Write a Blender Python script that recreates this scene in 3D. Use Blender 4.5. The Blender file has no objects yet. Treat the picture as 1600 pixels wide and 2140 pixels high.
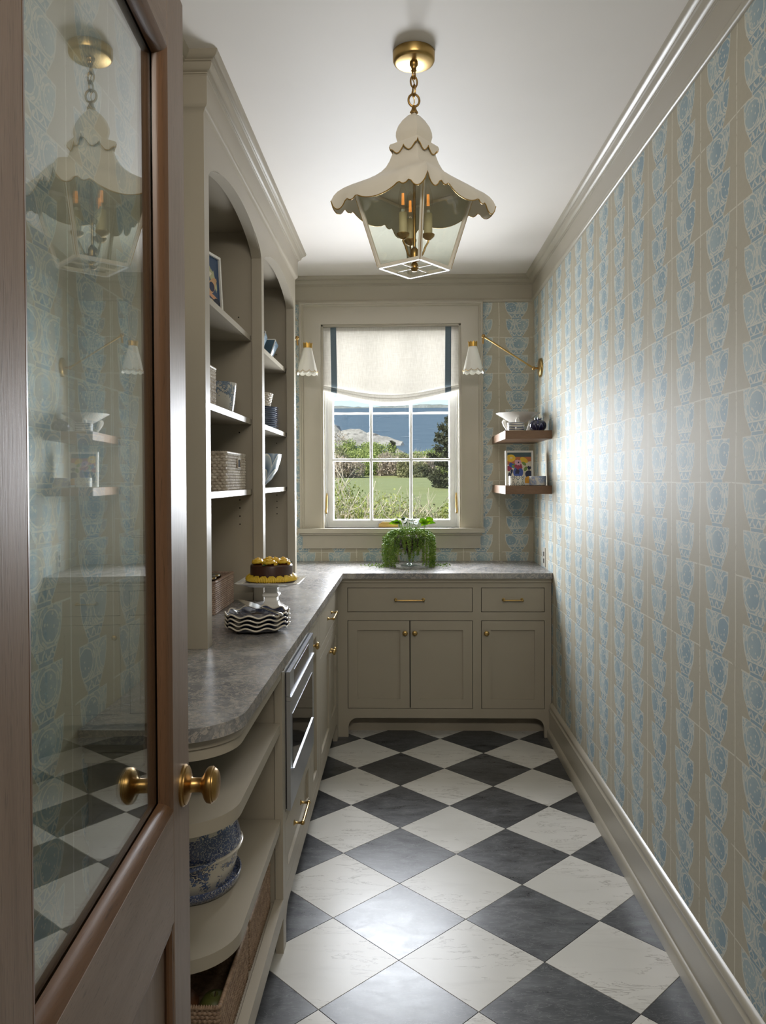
import bpy, bmesh, math, random
from mathutils import Vector, Matrix

PI = math.pi
scn = bpy.context.scene
COL = scn.collection
rng = random.Random(7)

# ------------------------------------------------------------------ camera
F_PX, CY_PX, W_PX, H_PX = 1597.0, 1025.7, 1600.0, 2140.0
YAW, PITCH, ROLL, EYE = 0.0267, -0.0154, -0.0043, 1.4373
fw = Vector((-math.sin(YAW) * math.cos(PITCH), math.cos(YAW) * math.cos(PITCH), math.sin(PITCH)))
rt = Vector((math.cos(YAW), math.sin(YAW), 0))
up = rt.cross(fw)
r2 = rt * math.cos(ROLL) + up * math.sin(ROLL)
u2 = -rt * math.sin(ROLL) + up * math.cos(ROLL)
cd = bpy.data.cameras.new('camera')
cam = bpy.data.objects.new('camera', cd)
COL.objects.link(cam)
cam.matrix_world = Matrix(((r2.x, u2.x, -fw.x, 0), (r2.y, u2.y, -fw.y, 0), (r2.z, u2.z, -fw.z, EYE), (0, 0, 0, 1)))
cd.sensor_fit = 'VERTICAL'
cd.sensor_height = 36.0
cd.lens = F_PX / H_PX * 36.0
cd.shift_y = -(H_PX / 2 - CY_PX) / H_PX
cd.clip_start = 0.02
cd.clip_end = 3000
scn.camera = cam

# ------------------------------------------------------------------ sky, sun, daylight
world = bpy.data.worlds.new('sky')
scn.world = world
world.use_nodes = True
wn = world.node_tree
bg = wn.nodes['Background']
sky = wn.nodes.new('ShaderNodeTexSky')
sky.sky_type = 'NISHITA'
sky.sun_disc = False
sky.sun_elevation = math.radians(48)
sky.sun_rotation = math.radians(250)
sky.air_density = 1.0
sky.dust_density = 0.6
sky.ozone_density = 2.0
wn.links.new(sky.outputs[0], bg.inputs[0])
bg.inputs[1].default_value = 0.17

SUN = bpy.data.lights.new('sun', 'SUN')
SUN.energy = 6.2
SUN.angle = math.radians(0.6)
SUN.color = (1.0, 0.95, 0.86)
suno = bpy.data.objects.new('sun', SUN)
COL.objects.link(suno)
suno.rotation_euler = Vector((0.72, 0.42, -0.80)).to_track_quat('-Z', 'Y').to_euler()

def area(name, loc, target, sx, sy, power, color, spread=180):
    l = bpy.data.lights.new(name, 'AREA')
    l.shape = 'RECTANGLE'
    l.size, l.size_y = sx, sy
    l.energy = power
    l.color = color
    l.spread = math.radians(spread)
    o = bpy.data.objects.new(name, l)
    COL.objects.link(o)
    o.location = loc
    o.rotation_euler = (Vector(target) - Vector(loc)).to_track_quat('-Z', 'Y').to_euler()
    return o
# daylight of the pantry window; then two fill lamps added in the hall
area('window_daylight', (-0.075, 5.10, 1.78), (-0.075, 0, 1.40), 0.86, 1.30, 114, (0.92, 0.93, 1.0))
area('hall_fill_overhead', (0.12, -0.35, 2.700), (0.12, -0.349, 0.0), 1.7, 0.9, 15, (1.0, 0.94, 0.86))  # added fill behind the camera, no known fixture
area('hall_fill_front', (0.15, -0.30, 2.635), (0.15, 2.6, 1.85), 1.5, 0.16, 10, (1.0, 0.93, 0.83), 120)  # added strip of front light for lantern and upper walls, no known fixture

vs = scn.view_settings
vs.view_transform = 'Standard'
vs.look = 'None'
vs.exposure = 0.6
vs.gamma = 1.0
vs.use_curve_mapping = False
try:
    cy = scn.cycles
    cy.max_bounces = 8
    cy.diffuse_bounces = 4
    cy.glossy_bounces = 4
    cy.transparent_max_bounces = 16
    cy.transmission_bounces = 8
    cy.caustics_reflective = False
    cy.caustics_refractive = False
    cy.sample_clamp_indirect = 4.0
    cy.use_denoising = True
    cy.use_adaptive_sampling = True
    cy.adaptive_threshold = 0.025
except Exception:
    pass

# ------------------------------------------------------------------ mesh helpers
WM = {}          # world matrix every object is built at

def _link(o, parent, W):
    COL.objects.link(o)
    WM[o.name] = W
    if parent is not None:
        o.parent = parent
        o.matrix_parent_inverse = WM[parent.name].inverted()
    o.matrix_basis = W
    return o

def fin(bm, name, mat, parent=None, bevel=0.0, seg=1, smooth=35, kind=None, label=None, wuv=False, M=None, center=None):
    if M is not None:
        bmesh.ops.transform(bm, matrix=M, verts=bm.verts)
    if bevel > 0:
        es = [e for e in bm.edges if len(e.link_faces) == 2 and e.calc_face_angle(0) > 0.5]
        if es:
            bmesh.ops.bevel(bm, geom=es, offset=bevel, segments=seg, affect='EDGES', profile=0.5, clamp_overlap=True)
    bmesh.ops.recalc_face_normals(bm, faces=bm.faces)
    if wuv:
        uv = bm.loops.layers.uv.new('UVMap')
        for f in bm.faces:
            n = f.normal
            for l in f.loops:
                c = l.vert.co
                l[uv].uv = ((c.y + wuv[0]) if abs(n.x) > abs(n.y) else (c.x + wuv[1]), c.z)
    if center is None:
        xs = [v.co.x for v in bm.verts]; ys = [v.co.y for v in bm.verts]; zs = [v.co.z for v in bm.verts]
        center = Vector(((min(xs) + max(xs)) / 2, (min(ys) + max(ys)) / 2, (min(zs) + max(zs)) / 2))
    center = Vector(center)
    bmesh.ops.translate(bm, vec=-center, verts=bm.verts)
    me = bpy.data.meshes.new(name)
    bm.to_mesh(me)
    bm.free()
    for p in me.polygons:
        p.use_smooth = True
    me.set_sharp_from_angle(angle=math.radians(smooth))
    for m in (mat if isinstance(mat, (list, tuple)) else [mat]):
        me.materials.append(m)
    o = bpy.data.objects.new(name, me)
    _link(o, parent, Matrix.Translation(center))
    if kind:
        o['kind'] = kind
    if label:
        o['label'] = label
    return o

def thing(name, label, cat, loc, group=None):
    o = bpy.data.objects.new(name, None)
    o.empty_display_size = 0.05
    _link(o, None, Matrix.Translation(Vector(loc)))
    o['label'] = label
    o['category'] = cat
    if group:
        o['group'] = group
    return o

def tag(o, label, cat, group=None):
    o['label'] = label
    o['category'] = cat
    if group:
        o['group'] = group
    return o

def structure(name, loc):
    o = bpy.data.objects.new(name, None)
    o.empty_display_size = 0.05
    _link(o, None, Matrix.Translation(Vector(loc)))
    o['kind'] = 'structure'
    return o

def dup(root, M, label=None, group=None):
    """copy of a thing with its parts and sub-parts, moved by the world matrix M"""
    W = M @ WM[root.name]
    def cp(o, parent):
        c = o.copy()
        COL.objects.link(c)
        if parent is not None:
            c.parent = parent
            c.matrix_parent_inverse = o.matrix_parent_inverse.copy()
        WM[c.name] = M @ WM[o.name]
        for ch in o.children:
            cp(ch, c)
        return c
    r = cp(root, None)
    r.matrix_basis = W
    if label:
        r['label'] = label
    if group:
        r['group'] = group
    return r

def NB():
    return bmesh.new()

def bx(bm, x0, x1, y0, y1, z0, z1):
    vs_ = [bm.verts.new(p) for p in ((x0, y0, z0), (x1, y0, z0), (x1, y1, z0), (x0, y1, z0), (x0, y0, z1), (x1, y0, z1), (x1, y1, z1), (x0, y1, z1))]
    for q in ((0, 3, 2, 1), (4, 5, 6, 7), (0, 1, 5, 4), (1, 2, 6, 5), (2, 3, 7, 6), (3, 0, 4, 7)):
        bm.faces.new([vs_[i] for i in q])
    return vs_

def box(name, x0, x1, y0, y1, z0, z1, mat, parent=None, bevel=0.0012, **k):
    bm = NB()
    bx(bm, min(x0, x1), max(x0, x1), min(y0, y1), max(y0, y1), min(z0, z1), max(z0, z1))
    return fin(bm, name, mat, parent, bevel, **k)

def prism(bm, pts, axis, a0, a1):
    """extrude a 2D polygon along axis: 'x' pts=(y,z), 'y' pts=(x,z), 'z' pts=(x,y)"""
    def P(p, a):
        return {'x': (a, p[0], p[1]), 'y': (p[0], a, p[1]), 'z': (p[0], p[1], a)}[axis]
    A = [bm.verts.new(P(p, a0)) for p in pts]
    B = [bm.verts.new(P(p, a1)) for p in pts]
    n = len(pts)
    bm.faces.new(A)
    bm.faces.new(B[::-1])
    for i in range(n):
        bm.faces.new((A[i], B[i], B[(i + 1) % n], A[(i + 1) % n]))

def sweep(bm, prof, path, closed=False, cap=True):
    """profile (out, z) along a 2D path; outward is to the right of travel; mitred"""
    n = len(path)
    rings = []
    for i in range(n):
        p = Vector(path[i])
        d0 = (p - Vector(path[i - 1])).normalized() if (i > 0 or closed) else None
        d1 = (Vector(path[(i + 1) % n]) - p).normalized() if (i < n - 1 or closed) else None
        if d0 is None: d0 = d1
        if d1 is None: d1 = d0
        n0 = Vector((d0.y, -d0.x)); n1 = Vector((d1.y, -d1.x))
        m = (n0 + n1)
        m = m / max(1e-6, m.dot(n0))
        rings.append([bm.verts.new((p.x + m.x * o, p.y + m.y * o, z)) for o, z in prof])
    k = len(prof)
    for i in range(n if closed else n - 1):
        A, B = rings[i], rings[(i + 1) % n]
        for j in range(k):
            bm.faces.new((A[j], B[j], B[(j + 1) % k], A[(j + 1) % k]))
    if cap and not closed:
        bm.faces.new(rings[0][::-1])
        bm.faces.new(rings[-1])

def lathe(bm, prof, seg=32, M=None, sx=1.0, sy=1.0):
    """(r, z) profile turned about z"""
    vs0 = []
    rings = []
    for r, z in prof:
        if r < 1e-6:
            v = bm.verts.new((0, 0, z)); rings.append([v]); vs0.append(v)
        else:
            ring = [bm.verts.new((r * sx * math.cos(2 * PI * i / seg), r * sy * math.sin(2 * PI * i / seg), z)) for i in range(seg)]
            rings.append(ring); vs0 += ring
    for A, B in zip(rings, rings[1:]):
        for i in range(seg):
            j = (i + 1) % seg
            if len(A) == 1 and len(B) == 1:
                continue
            if len(A) == 1:
                bm.faces.new((A[0], B[i], B[j]))
            elif len(B) == 1:
                bm.faces.new((A[i], A[j], B[0]))
            else:
                bm.faces.new((A[i], A[j], B[j], B[i]))
    if M is not None:
        bmesh.ops.transform(bm, matrix=M, verts=vs0)
    return vs0

def tube(bm, pts, r, seg=8, closed=False, radii=None):
    pts = [Vector(p) for p in pts]
    n = len(pts)
    prev = None
    rings = []
    for i in range(n):
        if closed:
            d = (pts[(i + 1) % n] - pts[i - 1]).normalized()
        else:
            d = (pts[min(i + 1, n - 1)] - pts[max(i - 1, 0)]).normalized()
        if prev is None:
            a = Vector((0, 0, 1)) if abs(d.z) < 0.9 else Vector((1, 0, 0))
            u = d.cross(a).normalized()
        else:
            u = (prev - d * prev.dot(d)).normalized()
        prev = u
        w = d.cross(u)
        rr = radii[i] if radii else r
        rings.append([bm.verts.new(pts[i] + (u * math.cos(2 * PI * k / seg) + w * math.sin(2 * PI * k / seg)) * rr) for k in range(seg)])
    for i in range(n if closed else n - 1):
        A, B = rings[i], rings[(i + 1) % n]
        for k in range(seg):
            bm.faces.new((A[k], A[(k + 1) % seg], B[(k + 1) % seg], B[k]))
    if not closed:
        bm.faces.new(rings[0][::-1])
        bm.faces.new(rings[-1])

def dirM(loc, d):
    """matrix taking local +z to direction d at loc"""
    return Matrix.Translation(Vector(loc)) @ Vector(d).to_track_quat('Z', 'Y').to_matrix().to_4x4()

def T(x, y, z):
    return Matrix.Translation((x, y, z))

def RZ(a):
    return Matrix.Rotation(a, 4, 'Z')

def sphere(bm, c, r, seg=16, rings=10, sx=1, sy=1, sz=1):
    prof = [(r * math.sin(PI * i / rings), -r * math.cos(PI * i / rings)) for i in range(rings + 1)]
    prof[0] = (0, -r); prof[-1] = (0, r)
    return lathe(bm, prof, seg, Matrix.Translation(Vector(c)) @ Matrix.Diagonal((sx, sy, sz, 1)))

def arc(cx, cy_, r, a0, a1, n):
    return [(cx + r * math.cos(a0 + (a1 - a0) * i / n), cy_ + r * math.sin(a0 + (a1 - a0) * i / n)) for i in range(n + 1)]

def solid(bm, t):
    bmesh.ops.recalc_face_normals(bm, faces=bm.faces)
    bm.normal_update()
    bmesh.ops.solidify(bm, geom=bm.faces[:], thickness=t)
# ------------------------------------------------------------------ node helpers and materials
class X:
    """a socket with arithmetic"""
    def __init__(s, nt, sock): s.nt, s.s = nt, sock
    def _o(s, op, *a, clamp=False):
        n = s.nt.nodes.new('ShaderNodeMath'); n.operation = op; n.use_clamp = clamp
        for i, v in enumerate((s,) + a):
            if isinstance(v, X): s.nt.links.new(v.s, n.inputs[i])
            else: n.inputs[i].default_value = v
        return X(s.nt, n.outputs[0])
    def __add__(s, o): return s._o('ADD', o)
    def __radd__(s, o): return s._o('ADD', o)
    def __sub__(s, o): return s._o('SUBTRACT', o)
    def __rsub__(s, o): return (s * -1.0) + o
    def __mul__(s, o): return s._o('MULTIPLY', o)
    def __rmul__(s, o): return s._o('MULTIPLY', o)
    def __truediv__(s, o): return s._o('DIVIDE', o)
    def __pow__(s, o): return s._o('POWER', o)
    def gt(s, o): return s._o('GREATER_THAN', o)
    def lt(s, o): return s._o('LESS_THAN', o)
    def fract(s): return s._o('FRACT')
    def floor(s): return s._o('FLOOR')
    def abs(s): return s._o('ABSOLUTE')
    def sqrt(s): return s._o('SQRT')
    def sin(s): return s._o('SINE')
    def min(s, o): return s._o('MINIMUM', o)
    def max(s, o): return s._o('MAXIMUM', o)
    def atan2(s, o): return s._o('ARCTAN2', o)
    def clamp(s): return s._o('ADD', 0.0, clamp=True)
    def line(s, c, w): return (s - c).abs().lt(w)
    def step(s, a, b): # smooth 0..1 between a and b
        n = s.nt.nodes.new('ShaderNodeMapRange'); n.interpolation_type = 'SMOOTHSTEP'
        s.nt.links.new(s.s, n.inputs[0]); n.inputs[1].default_value = a; n.inputs[2].default_value = b
        return X(s.nt, n.outputs[0])

def put(nt, v, inp):
    if isinstance(v, X): nt.links.new(v.s, inp)
    elif hasattr(v, 'is_output'): nt.links.new(v, inp)
    else: inp.default_value = v if not (isinstance(v, tuple) and len(v) == 3) else (*v, 1)

def mixc(nt, f, a, b):
    n = nt.nodes.new('ShaderNodeMix'); n.data_type = 'RGBA'
    put(nt, f, n.inputs[0]); put(nt, a, n.inputs[6]); put(nt, b, n.inputs[7])
    return n.outputs[2]

def noise(nt, vec, scale, detail=3, rough=0.5, dist=0.0, col=False):
    n = nt.nodes.new('ShaderNodeTexNoise')
    n.inputs['Scale'].default_value = scale; n.inputs['Detail'].default_value = detail
    n.inputs['Roughness'].default_value = rough; n.inputs['Distortion'].default_value = dist
    if vec is not None: nt.links.new(vec, n.inputs['Vector'])
    return n.outputs['Color'] if col else X(nt, n.outputs['Fac'])

def voro(nt, vec, scale, feature='F1', out='Distance', rnd=1.0):
    n = nt.nodes.new('ShaderNodeTexVoronoi'); n.feature = feature
    n.inputs['Scale'].default_value = scale; n.inputs['Randomness'].default_value = rnd
    if vec is not None: nt.links.new(vec, n.inputs['Vector'])
    return X(nt, n.outputs[out]) if out != 'Color' else n.outputs[out]

def coords(nt, which='Object', scale=(1, 1, 1), rot=(0, 0, 0), rand=0.0):
    t = nt.nodes.new('ShaderNodeTexCoord')
    m = nt.nodes.new('ShaderNodeMapping')
    m.inputs['Scale'].default_value = scale; m.inputs['Rotation'].default_value = rot
    nt.links.new(t.outputs[which], m.inputs['Vector'])
    if rand:
        oi = nt.nodes.new('ShaderNodeObjectInfo')
        mu = nt.nodes.new('ShaderNodeVectorMath'); mu.operation = 'SCALE'
        nt.links.new(oi.outputs['Random'], mu.inputs['Scale']); mu.inputs[0].default_value = (rand, rand * 1.7, rand * 0.6)
        nt.links.new(mu.outputs[0], m.inputs['Location'])
    return m.outputs[0]

def xyz(nt, vec):
    n = nt.nodes.new('ShaderNodeSeparateXYZ'); nt.links.new(vec, n.inputs[0])
    return [X(nt, n.outputs[i]) for i in range(3)]

def vec3(nt, x, y, z=0.0):
    n = nt.nodes.new('ShaderNodeCombineXYZ')
    for i, v in enumerate((x, y, z)): put(nt, v, n.inputs[i])
    return n.outputs[0]

def ramp(nt, f, stops, interp='LINEAR'):
    n = nt.nodes.new('ShaderNodeValToRGB'); n.color_ramp.interpolation = interp
    e = n.color_ramp.elements
    while len(e) < len(stops): e.new(0.5)
    for i, (p, c) in enumerate(stops):
        e[i].position = p; e[i].color = (*c, 1) if len(c) == 3 else c
    put(nt, f, n.inputs[0])
    return n.outputs[0]

def bump(nt, h, strength=0.2, dist=0.002, normal=None):
    n = nt.nodes.new('ShaderNodeBump'); n.inputs['Strength'].default_value = strength; n.inputs['Distance'].default_value = dist
    put(nt, h, n.inputs['Height'])
    if normal is not None: nt.links.new(normal, n.inputs['Normal'])
    return n.outputs[0]

def newmat(name):
    m = bpy.data.materials.new(name); m.use_nodes = True
    nt = m.node_tree
    return m, nt, nt.nodes['Principled BSDF']

def S(p, **k):
    nt = p.id_data
    names = dict(col='Base Color', rough='Roughness', metal='Metallic', normal='Normal', ior='IOR', trans='Transmission Weight',
                 spec='Specular IOR Level', coat='Coat Weight', crough='Coat Roughness', emit='Emission Color', estr='Emission Strength', sub='Subsurface Weight')
    for a, v in k.items(): put(nt, v, p.inputs[names[a]])

def plain(name, col, rough=0.5, metal=0.0, var=0.05, vscale=6.0, bstr=0.0, bscale=200.0, **k):
    m, nt, p = newmat(name)
    co = coords(nt)
    n = noise(nt, co, vscale, 2)
    dark = tuple(c * (1 - var) for c in col); lite = tuple(min(1, c * (1 + var)) for c in col)
    S(p, col=mixc(nt, n, dark, lite), rough=rough, metal=metal, **k)
    if bstr: S(p, normal=bump(nt, noise(nt, co, bscale, 2), bstr, 0.001))
    return m

def glassmat(name, tint=(1, 1, 1), ior=1.5, rough=0.0, boost=1.0):
    """clear sheet glass: transparent with a fresnel mirror"""
    m, nt, p = newmat(name)
    nt.nodes.remove(p)
    tr = nt.nodes.new('ShaderNodeBsdfTransparent'); tr.inputs[0].default_value = (*tint, 1)
    gl = nt.nodes.new('ShaderNodeBsdfGlossy'); gl.inputs['Roughness'].default_value = rough
    lw = nt.nodes.new('ShaderNodeLayerWeight'); lw.inputs[0].default_value = 0.5
    r0 = ((ior - 1) / (ior + 1)) ** 2
    mx = nt.nodes.new('ShaderNodeMixShader')
    f = (((X(nt, lw.outputs['Facing']) ** 5.0) * (1 - r0) + r0) * boost).clamp()
    nt.links.new(f.s, mx.inputs[0]); nt.links.new(tr.outputs[0], mx.inputs[1]); nt.links.new(gl.outputs[0], mx.inputs[2])
    nt.links.new(mx.outputs[0], nt.nodes['Material Output'].inputs[0])
    return m

def wood(name, c0, c1, axis='z', scale=1.0, rough=0.38, fine=1.0, coat=0.0):
    m, nt, p = newmat(name)
    st = {'x': (0.06, 1, 1), 'y': (1, 0.06, 1), 'z': (1, 1, 0.045)}[axis]
    co = coords(nt, scale=tuple(s * 26 * scale for s in st), rand=7.0)
    a = noise(nt, co, 1.0, 4, 0.6, 0.6)
    b = noise(nt, co, 5.5 * fine, 3, 0.65)
    c = noise(nt, co, 16.0 * fine, 2, 0.7)
    f = (a * 0.7 + b * 0.4 + c * 0.35 - 0.25).clamp()
    col = mixc(nt, f, c0, c1)
    pore = c.step(0.55, 0.72)
    col = mixc(nt, pore * 0.65, col, tuple(x * 0.55 for x in c0))
    S(p, col=col, rough=rough, normal=bump(nt, b * 0.5 + c, 0.2, 0.0008), coat=coat, spec=0.32)
    return m

# ---- wallpaper: stacked blue bowls on taupe, cream rules
def wallpaper():
    m, nt, p = newmat('wallpaper_bowls')
    uvn = nt.nodes.new('ShaderNodeUVMap'); uvn.uv_map = 'UVMap'
    uv3 = uvn.outputs[0]
    u, v, _ = xyz(nt, uv3)
    n1 = xyz(nt, noise(nt, uv3, 6.0, 0, col=True))
    n2 = xyz(nt, noise(nt, uv3, 85.0, 1, 0.6, col=True))
    PT = 0.2258
    U = (u + (n1[0] - 0.5) * 0.008 + (n2[0] - 0.5) * 0.0024) * (1 / PT)
    V2 = (v - 0.972 + (n1[1] - 0.5) * 0.008 + (n2[1] - 0.5) * 0.002) * (2 / PT)
    cu = U.fract(); by = V2.fract()
    wn_ = nt.nodes.new('ShaderNodeTexWhiteNoise'); wn_.noise_dimensions = '2D'
    nt.links.new(vec3(nt, U.floor(), V2.floor()), wn_.inputs['Vector'])
    rnd = X(nt, wn_.outputs['Value'])
    cc = cu - 0.5
    bxx = (cc + (rnd - 0.5) * 0.03) * (1 / 0.325)
    prof = X(nt, ramp(nt, by, [(0.0, (0.44,) * 3), (0.075, (0.44,) * 3), (0.10, (0.50,) * 3), (0.25, (0.66,) * 3), (0.42, (0.84,) * 3), (0.62, (0.95,) * 3), (0.80, (0.985,) * 3), (1.0, (1.0,) * 3)]))
    e = prof - bxx.abs()
    inside = e.gt(0.0)
    body = by.gt(0.275)
    mx = ((bxx * (1 / 1.5) + rnd).fract() - 0.5) * 2.5
    my = (by - 0.635) * 3.0
    rj = (mx * mx + my * my).sqrt() + (n2[2] - 0.5) * 0.12
    med = rj.lt(0.80)
    dots = ((my.atan2(mx) * 5.0).sin()).gt(0.25) * rj.line(1.03, 0.08)
    vd = voro(nt, uv3, 78.0) + (n2[1] - 0.5) * 0.35
    bits = vd.lt(0.27) * (rj - 1.0).abs().gt(0.22)
    curls = n2[0].line(0.5, 0.045) * rj.gt(1.26)
    rings = (rj - 1.035).abs().line(0.185, 0.05)
    creamb = rings.max(dots).max(bits).max(curls) * body
    tri = ((bxx * 2.3 + rnd * 0.4 + (n2[2] - 0.5) * 0.5).fract() - 0.5).abs() * 2.0
    leaf = (tri - (by - 0.08) * 5.26).line(0.12, 0.21) * (by - 0.17).abs().lt(0.088)
    creamf = leaf.max(by.line(0.285, 0.018)).max(by.line(0.078, 0.012))
    cream = (e.lt(0.048).max(creamb).max(creamf).max(by.gt(0.978))) * inside
    vr = cc.abs().gt(0.4885)
    hr = ((V2 * 0.5).fract() - 0.5).abs().gt(0.4915) * n1[2].gt(0.40)
    cream = cream.max(vr).max(hr * (inside * -1.0 + 1.0))
    ground = mixc(nt, n1[2] * 0.4 + n2[1] * 0.5, (0.40, 0.365, 0.28), (0.485, 0.445, 0.345))
    blue_d = (0.275, 0.365, 0.412)
    dk = (bxx * -0.45 + n1[0] * 0.9).step(0.1, 0.7)
    bl = mixc(nt, dk * (med * 0.5 + 0.5), (0.385, 0.462, 0.470), blue_d)
    bl = mixc(nt, body, blue_d, bl)
    c = mixc(nt, inside, ground, bl)
    c = mixc(nt, cream * n2[1].step(0.22, 0.42) * 0.82, c, (0.64, 0.62, 0.525))
    S(p, col=c, rough=0.60, spec=0.16)
    return m

MT = {}
MT['wall'] = wallpaper()
CAB = (0.365, 0.325, 0.256)
MT['paint'] = plain('greige_cabinet_paint', CAB, 0.42, var=0.03, bstr=0.04, bscale=350, spec=0.16)
MT['trim'] = plain('greige_trim_paint', (0.395, 0.36, 0.285), 0.32, var=0.03, bstr=0.04, bscale=300)
MT['ceil'] = plain('ceiling_paint', (0.84, 0.795, 0.745), 0.6, var=0.02)
MT['white'] = plain('white_window_paint', (0.66, 0.66, 0.645), 0.32, var=0.02)
MT['dark'] = plain('dark_gap', (0.012, 0.010, 0.008), 0.9, var=0.0)
MT['brass'] = plain('aged_brass', (0.46, 0.31, 0.115), 0.30, 1.0, var=0.12, vscale=40)
MT['brass2'] = plain('dark_antique_brass', (0.40, 0.245, 0.085), 0.34, 1.0, var=0.2, vscale=60)
MT['bronze'] = plain('polished_bronze', (0.50, 0.30, 0.10), 0.22, 1.0, var=0.1, vscale=30)
MT['gold'] = plain('gold_leaf_edge', (0.50, 0.30, 0.07), 0.35, 0.8, var=0.15, vscale=80)
MT['enamel'] = plain('cream_lantern_enamel', (0.78, 0.72, 0.61), 0.42, var=0.03)
MT['shadewhite'] = plain('white_sconce_shade', (0.78, 0.76, 0.69), 0.35, var=0.02)
MT['candle'] = plain('candle_sleeve', (0.62, 0.53, 0.32), 0.5, var=0.1, vscale=60)
MT['glass'] = glassmat('window_glass', (0.97, 0.985, 0.98))
MT['doorglass'] = glassmat('door_glass', (0.90, 0.93, 0.90), 1.5, boost=1.6)
MT['lampglass'] = glassmat('lantern_glass', (0.95, 0.96, 0.93))
MT['bulb'] = glassmat('bulb_glass', (0.98, 0.95, 0.9))
MT['crystal'] = glassmat('crystal_glass', (0.9, 0.93, 0.93), 1.55)
MT['doorwood'] = wood('cerused_oak_door', (0.125, 0.083, 0.058), (0.285, 0.215, 0.165), 'z', rough=0.46, fine=1.3)
MT['doorwoodh'] = wood('cerused_oak_rail', (0.125, 0.083, 0.058), (0.285, 0.215, 0.165), 'y', rough=0.46, fine=1.3)
MT['beadwood'] = wood('oak_glazing_bead', (0.075, 0.038, 0.018), (0.17, 0.088, 0.045), 'z', rough=0.34)
MT['beadwoodh'] = wood('oak_glazing_bead_rail', (0.075, 0.038, 0.018), (0.17, 0.088, 0.045), 'y', rough=0.34)
MT['shelfwood'] = wood('walnut_shelf', (0.105, 0.055, 0.028), (0.235, 0.135, 0.075), 'x', rough=0.38)
MT['steel'] = plain('brushed_steel', (0.60, 0.62, 0.66), 0.36, 1.0, var=0.05, vscale=30)
MT['silver'] = plain('polished_silver', (0.80, 0.79, 0.76), 0.12, 1.0, var=0.03)
MT['blackglass'] = plain('black_oven_glass', (0.010, 0.009, 0.009), 0.05, var=0.0, spec=0.8)
MT['ceramic'] = plain('white_glazed_ceramic', (0.76, 0.74, 0.69), 0.13, var=0.02, coat=0.4)
MT['cream'] = plain('cream_glazed_ceramic', (0.62, 0.56, 0.46), 0.2, var=0.04, coat=0.3)
MT['navy'] = plain('navy_glaze', (0.022, 0.033, 0.075), 0.14, var=0.35, vscale=12, coat=0.5)
MT['choc'] = plain('chocolate_icing', (0.055, 0.022, 0.014), 0.28, var=0.12)
MT['yellow'] = plain('yellow_buttercream', (0.72, 0.46, 0.035), 0.45, var=0.12, vscale=40, sub=0.1)
MT['leafdk'] = plain('dark_leaf_piping', (0.03, 0.075, 0.03), 0.45, var=0.3, vscale=60)
MT['soil'] = plain('potting_soil', (0.07, 0.035, 0.022), 0.9, var=0.5, vscale=80)
MT['bluedish'] = plain('slate_blue_dish', (0.075, 0.135, 0.185), 0.25, var=0.15)

def linen():
    m, nt, p = newmat('linen_shade_fabric')
    co = coords(nt)
    a = noise(nt, coords(nt, scale=(260, 260, 18)), 1.0, 3, 0.7)
    b = noise(nt, coords(nt, scale=(18, 260, 320)), 1.0, 3, 0.7)
    f = (a * 0.6 + b * 0.4).step(0.3, 0.72)
    c = mixc(nt, f, (0.62, 0.60, 0.555), (0.80, 0.785, 0.75))
    S(p, col=c, rough=0.85, normal=bump(nt, a + b, 0.2, 0.0006))
    tl = nt.nodes.new('ShaderNodeBsdfTranslucent'); nt.links.new(c, tl.inputs[0])
    mx = nt.nodes.new('ShaderNodeMixShader'); mx.inputs[0].default_value = 0.20
    nt.links.new(p.outputs[0], mx.inputs[1]); nt.links.new(tl.outputs[0], mx.inputs[2])
    nt.links.new(mx.outputs[0], nt.nodes['Material Output'].inputs[0])
    return m
MT['linen'] = linen()
MT['tape'] = plain('blue_grosgrain_tape', (0.12, 0.165, 0.20), 0.8, var=0.15, vscale=200)

def tile_dark():
    m, nt, p = newmat('dark_marble_tile')
    co = coords(nt, rand=9.0)
    a = noise(nt, coords(nt, scale=(1.0, 2.6, 1), rot=(0, 0, 0.5), rand=9.0), 6.0, 5, 0.6, 1.4)
    b = noise(nt, co, 3.0, 4, 0.55, 0.8)
    v = noise(nt, coords(nt, scale=(1.0, 4.0, 1), rot=(0, 0, 0.6), rand=5.0), 9.0, 4, 0.6, 2.0)
    vein = v.line(0.52, 0.012)
    sp = noise(nt, co, 260.0, 2)
    f = (a * 0.65 + b * 0.45 - 0.08).step(0.32, 0.75)
    c = mixc(nt, f, (0.030, 0.031, 0.033), (0.125, 0.128, 0.132))
    c = mixc(nt, vein * 0.22, c, (0.32, 0.32, 0.32))
    S(p, col=c, rough=(a * 0.16 + sp * 0.10 + 0.18), spec=0.42, normal=bump(nt, b + sp * 0.15, 0.05, 0.001))
    return m
def tile_white():
    m, nt, p = newmat('white_marble_tile')
    co = coords(nt, rand=9.0)
    st = coords(nt, scale=(1.0, 5.5, 1), rot=(0, 0, 0.75), rand=4.0)
    a = noise(nt, st, 5.0, 5, 0.6, 0.7)
    b = noise(nt, co, 2.5, 3)
    vein = a.line(0.55, 0.010) * b.gt(0.46)
    c = mixc(nt, b.step(0.3, 0.7), (0.56, 0.545, 0.50), (0.66, 0.64, 0.595))
    c = mixc(nt, a.step(0.5, 0.8) * 0.35, c, (0.44, 0.42, 0.38))
    c = mixc(nt, vein * 0.55, c, (0.26, 0.235, 0.20))
    sp = noise(nt, co, 220.0, 2)
    S(p, col=c, rough=(b * 0.10 + sp * 0.08 + 0.24), spec=0.28, normal=bump(nt, b + sp * 0.1, 0.04, 0.001))
    return m
MT['tiled'] = tile_dark()
MT['tilew'] = tile_white()
MT['grout'] = plain('grout', (0.09, 0.082, 0.075), 0.85)

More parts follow.
